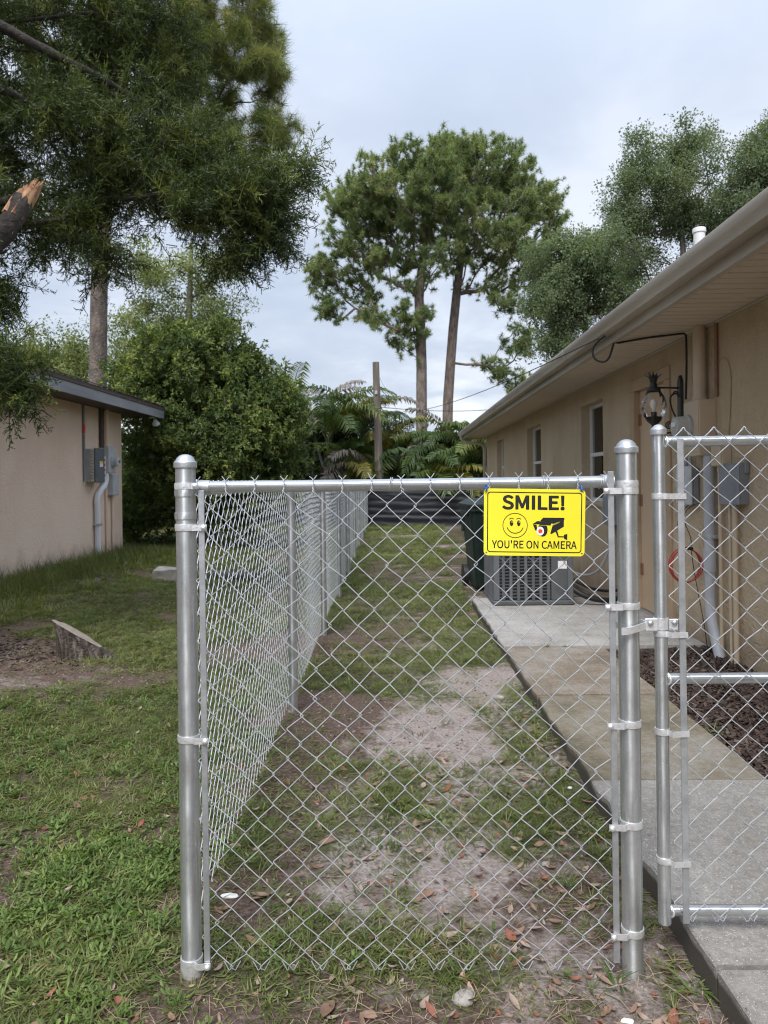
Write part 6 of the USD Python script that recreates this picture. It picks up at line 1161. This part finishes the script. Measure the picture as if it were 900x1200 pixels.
lay('turf_grass', 'short patchy green grass covering most of the yard', gp_, X, Y, gr, 0.65, 1.25, 0.2, far=0.7)
a, b = scatter(-4.38, -3.3, 5.0, 11.3, 2600, lambda x, y: np.where(inyard(x, y), 0.25 + 0.75 * sstep(-3.5, -4.3, x), 0), gr)
lay('tall_grass', 'longer grass and weeds along the foot of the pinkish wall', [('tall_tuft', blade_tuft(gr, 16, 0.17, 0.006, 0.05, (0.7, 1.45)), 'grass_blade', False), ('tall_tuft_001', blade_tuft(gr, 12, 0.22, 0.006, 0.05, (0.8, 1.5)), 'grass_blade', False)], a, b, gr, 0.6, 1.3)
wp_ = [('weed', weed(gr, 10, 0.022, 0.009, 0.022), 'weed_leaf', False), ('weed_001', weed(gr, 13, 0.020, 0.0085, 0.032), 'weed_leaf', False), ('weed_002', weed(gr, 8, 0.032, 0.0085, 0.02), 'weed_leaf', False)]
dw = lambda x, y: np.where(inyard(x, y), (0.06 + 0.9 * sstep(-0.4, -0.8, x) * sstep(3.6, 2.2, y) + 0.25 * sstep(-0.5, -0.9, x)) * grassy(x, y) * np.clip(2.6 * fb(x, y, 2.2, 71) - 0.75, 0.05, 1), 0)
a, b = scatter(-2.4, 0.70, 0.95, 4.2, 19000, dw, gr); a2, b2 = scatter(-4.3, 0.7, 4.2, 9, 7000, dw, gr)
lay('broadleaf_weeds', 'small broad leaved weeds among the grass in the foreground', wp_, np.r_[a, a2], np.r_[b, b2], gr, 0.6, 1.25, 0.25)
# dry straw, needles and crumbs
def sticks(r, n, R, l0, l1, w):
    V, F = [], []
    for _ in range(n):
        a = r.uniform(0, 2 * PI); c = np.append(r.normal(0, R, 2), r.uniform(0.001, 0.006)); l = r.uniform(l0, l1) / 2; d = np.array([math.cos(a), math.sin(a), r.uniform(-.1, .1)]); s_ = np.array([-math.sin(a), math.cos(a), 0]) * w / 2; mid = c + s_ * r.uniform(-4, 4) + [0, 0, 0.003]; k = len(V)
        V += [c - d * l - s_, c - d * l + s_, mid + s_, mid - s_, c + d * l]; F += [[k, k + 1, k + 2], [k, k + 2, k + 3], [k + 3, k + 2, k + 4]]
    return np.array(V), np.array(F)
ds = lambda x, y: np.where(inyard(x, y), np.clip(0.25 + 0.9 * bump2(x, y, 0.3, 1.4, 0.9, 0.45) + 0.5 * bump2(x, y, -2.7, 4.9, .6, .5) + 0.8 * (fb(x, y, 3, 81) - 0.5), 0.03, 1), 0)
a, b = scatter(-2.2, 0.74, 0.95, 3.4, 1700, ds, gr); a2, b2 = scatter(-3.6, 0.7, 3.4, 8, 2500, ds, gr)
lay('dry_straw', 'dry straw and pine needles lying on the bare soil', [('straw', sticks(gr, 9, 0.05, 0.03, 0.11, 0.0014), 'straw', False), ('straw_001', sticks(gr, 12, 0.06, 0.015, 0.06, 0.0014), 'straw', False)], np.r_[a, a2], np.r_[b, b2], gr, 0.7, 1.3, 0.06, 0.002)
def crumb(r, s_):
    m = trimesh.creation.icosphere(1, s_); v = np.array(m.vertices) * r.uniform(.6, 1.2, 3); v += s_ * 0.5 * (meshkit.noise(v / s_ * 1.3 + r.uniform(0, 50), 3)[:, None] - .5); return v, np.array(m.faces)
a, b = scatter(-2.2, 0.74, 0.95, 5.5, 5200, lambda x, y: np.where(inyard(x, y), (1 - grassy(x, y)) * 0.8 + 0.03, 0), gr)
lay('soil_crumbs', 'crumbs of soil and sand on the bare ground', [('crumb', crumb(gr, 0.006), 'pebble', False), ('crumb_001', crumb(gr, 0.007), 'mulch_chip', False), ('crumb_002', crumb(gr, 0.0045), 'leaf_dry', False)], a, b, gr, 0.4, 1.3, 0.3)
# fallen leaves: every near one by itself
def dryleaf(r, l, w, curl):
    t = np.linspace(0, 1, 7); wd = w / 2 * np.sin(PI * np.clip(t, 0.03, 0.985)) ** 0.75; c1 = r.uniform(-.2, .2)
    cen = np.stack([t * l - l / 2, c1 * l * t * (1 - t), curl * l * (2 * t - 1) ** 2 + 0.001], 1); fold = r.uniform(0.15, 0.6)
    Lf = cen + np.stack([0 * t, wd, wd * fold], 1); Rt = cen - np.stack([0 * t, wd, -wd * fold * r.uniform(.3, 1)], 1)
    v = np.vstack([cen, Lf, Rt]); f = []
    for k in range(6): f += [[k, k + 1, 7 + k + 1], [k, 7 + k + 1, 7 + k], [k + 1, k, 14 + k], [k + 1, 14 + k, 14 + k + 1]]
    return v, np.array(f)
rl = np.random.default_rng(41)
kinds = [(dryleaf(rl, rl.uniform(.032, .052), rl.uniform(.013, .024), rl.uniform(.02, .22)), mt) for mt in ('leaf_dry', 'leaf_pale', 'leaf_dry', 'leaf_red', 'leaf_pale', 'leaf_dry', 'leaf_red', 'leaf_dry')]
dl = lambda x, y: np.where(inyard(x, y), np.clip(0.10 + 0.9 * bump2(x, y, 0.25, 1.42, 0.55, 0.28) + 0.25 * bump2(x, y, 0.3, 2.2, .5, .6) + 0.10 * sstep(-0.4, 0, x), 0, 1), 0)
a, b = scatter(-1.6, 0.72, 1.05, 3.3, 1500, dl, rl)
a, b = a[:230], b[:230]
spots = [(x, y, 1.0) for x, y in zip(a, b)]
def on_ground(px, py): 
    p = at(px, py, 1.0); d = p - EYE; return EYE + d * (-EYE[2] / d[2])
for px, py, s_ in ((601, 1134, 1.5), (553, 1170, 1.3), (165, 968, 1.0), (340, 1060, 1.0), (497, 1180, 1.0), (385, 1185, 1.2), (700, 1140, 1.1), (60, 1165, 1.0)):
    p = on_ground(px, py); spots.append((p[0], p[1], s_))
first = {}
for q, (x, y, s_) in enumerate(spots):
    k = int(rl.integers(0, len(kinds))) if q < len(a) else (3, 4, 3, 1, 4, 0, 1, 3)[q - len(a)]
    path = numbered('/World', 'fallen_leaf'); lfx = UsdGeom.Xform.Define(stage, path)
    (lfx.AddTranslateOp()).Set(Gf.Vec3d(x, y, float(gz(x, y)) + 0.007)); lfx.AddRotateXYZOp().Set(Gf.Vec3f(*rl.normal(0, 14, 2), rl.uniform(0, 360))); sc = s_ * rl.uniform(0.65, 1.25); lfx.AddScaleOp().Set(Gf.Vec3f(sc, sc, sc))
    if k not in first:
        cp = f'/World/Looks/leaf_kind_{k}'; stage.CreateClassPrim(cp); usdkit.mesh(stage, cp + '/blade', kinds[k][0], L(kinds[k][1]), smooth=True); first[k] = cp
    lfx.GetPrim().GetReferences().AddInternalReference(first[k]); lfx.GetPrim().SetInstanceable(True)
    mk = kinds[k][1]
    if q == len(a): tag(lfx.GetPrim(), 'largest reddish dead leaf, below the fence fabric right of its middle', 'leaf')
    elif mk == 'leaf_red': tag(lfx.GetPrim(), 'reddish dead leaf lying on the soil near the front fence', 'leaf', 'reddish fallen leaves')
    elif mk == 'leaf_pale': tag(lfx.GetPrim(), 'pale tan dead leaf lying on the soil near the front fence', 'leaf', 'pale fallen leaves')
    else: tag(lfx.GetPrim(), 'dark brown dead leaf lying on the soil near the front fence', 'leaf', 'brown fallen leaves')
lt_ = [('scrap_%03d' % k, dryleaf(rl, rl.uniform(.012, .028), rl.uniform(.007, .013), rl.uniform(.05, .3)), mt) for k, mt in enumerate(('leaf_dry', 'leaf_pale', 'leaf_dry', 'leaf_red', 'leaf_dry'))]
dq = lambda x, y: np.where(inyard(x, y), np.clip(0.10 + 0.85 * bump2(x, y, 0.25, 1.38, 0.75, 0.32) + 0.35 * bump2(x, y, 0.2, 2.2, .6, .8) + 0.3 * bump2(x, y, 0.62, 3.0, .12, 1.5), 0, 1), 0)
a, b = scatter(-2.0, 0.74, 0.95, 4.0, 5200, dq, rl); n = len(a)
tag(instancer(numbered('/World', 'leaf_litter'), [(q[0], q[1], q[2], True) for q in lt_], np.stack([a, b, gz(a, b) + rl.uniform(.002, .012, n)], 1), quat_from(np.stack([rl.normal(0, .35, n), rl.normal(0, .35, n), np.ones(n)], 1), rl.uniform(0, 2 * PI, n)), rl.uniform(.6, 1.5, n), rl.integers(0, 5, n)), 'broken bits of dry leaf littering the soil near the front fence', 'leaf litter', kind='stuff')
# a few white scraps and stones
for nm, px, py, s_, lab in (('stone', 543, 1172, 0.026, 'flat pale stone in front of the fence among the leaf litter'), ('paper_scrap', 268, 1051, 0.02, 'crumpled white scrap behind the lower left of the front fence'), ('paper_scrap', 735, 1198, 0.012, 'tiny white scrap at the bottom edge of the view'), ('paper_scrap', 668, 931, 0.011, 'small white scrap beside the walkway edge behind the fence'), ('stone', 497, 953, 0.022, 'pale lump of stone on the soil in the middle of the yard'), ('stone', 583, 820, 0.04, 'pale stone beside the walkway, farther back'), ('stone', 640, 1015, 0.014, 'small pale stone near the foot of the walkway')):
    p = on_ground(px, py); v, f = crumb(rl, s_); v = v * [1.3, 0.9, 0.5] + [p[0], p[1], float(gz(p[0], p[1])) + s_ * 0.2]
    tag(MB().add(v, f).build(nm, 'white_scrap' if 'scrap' in nm else 'pebble', None, smooth=40), lab, nm.replace('_', ' ').split()[-1])
# mulch chips
def chip(r):
    l, w, h = r.uniform(.02, .05), r.uniform(.006, .016), r.uniform(.003, .008); m = trimesh.creation.box((l, w, h)); v = np.array(m.vertices); v += r.normal(0, .0022, v.shape); return v, np.array(m.faces)
mr = np.random.default_rng(51); n = 12000; x = mr.uniform(1.39, 2.09, n); y = 0.9 + 4.0 * mr.random(n)
d = np.stack([mr.normal(0, .5, n), mr.normal(0, .5, n), np.ones(n)], 1); z = 0.055 + 0.05 * (fb(x, y, 5, 31) - .5) + 0.03 * sstep(1.5, 2.1, x) + mr.uniform(0, .012, n)
tag(instancer(numbered('/World', 'mulch_chips'), [(f'chip_{k:03d}', chip(mr), 'mulch_chip' if k < 4 else 'mulch_chip_grey', False) for k in range(6)], np.stack([x, y, z], 1), quat_from(d, mr.uniform(0, 2 * PI, n)), mr.uniform(.4, 1.0, n), mr.integers(0, 6, n)), 'loose brown wood chips covering the mulch bed by the wall', 'mulch', kind='stuff')
a = mr.normal(-2.85, .33, 900); b = mr.normal(4.95, .2, 900)
tag(instancer(numbered('/World', 'mulch_chips'), [(f'chip_{k:03d}', chip(mr), 'mulch_chip' if k < 3 else 'mulch_chip_grey', False) for k in range(5)], np.stack([a, b, gz(a, b) + mr.uniform(0, .012, 900)], 1), quat_from(np.stack([mr.normal(0, .5, 900), mr.normal(0, .5, 900), np.ones(900)], 1), mr.uniform(0, 2 * PI, 900)), mr.uniform(.5, 1.3, 900), mr.integers(0, 5, 900)), 'wood chips scattered on the bare patch left of the stump', 'mulch', kind='stuff')
# a few small weeds along the slab edges and on the mulch
for q, (x, y, s_) in enumerate(((1.0, 4.905, .8), (1.15, 4.9, .6), (0.70, 1.72, 1.3), (0.69, 1.45, 1.1), (1.44, 3.3, 1.3), (1.5, 2.5, 1.6), (1.46, 2.35, 1.2), (0.85, 6.97, 1.2), (0.95, 6.98, 1.0), (0.66, 2.9, 1.2), (0.68, 3.6, 1.2), (0.52, 1.76, 1.2))):
    V, F = blade_tuft(gr, 12, 0.075 * s_, 0.006, 0.02, (0.4, 1.3)); zz = 0.10 if 0.73 < x < 1.3 and y < 6.96 else (0.07 if x > 1.39 else float(gz(x, y)))
    tag(MB().add(V + [x, y, zz], F).build('weed', 'weed_leaf', None, smooth=False), ['grass tuft in the slab joint nearest the pad', 'smaller grass tuft in the slab joint, right of the other', 'weed at the foot of the gate', 'weed at the walkway edge in the bottom right', 'weed at the mulch edge behind the gate', 'bigger weed on the mulch seen through the gate', 'weed beside the bigger one on the mulch', 'weed at the far edge of the concrete pad', 'weed beside the bin at the pad edge', 'weed against the walkway side, nearest the right post', 'weed against the walkway side, farther back', 'weed at the foot of the right fence post'][q], 'weed')
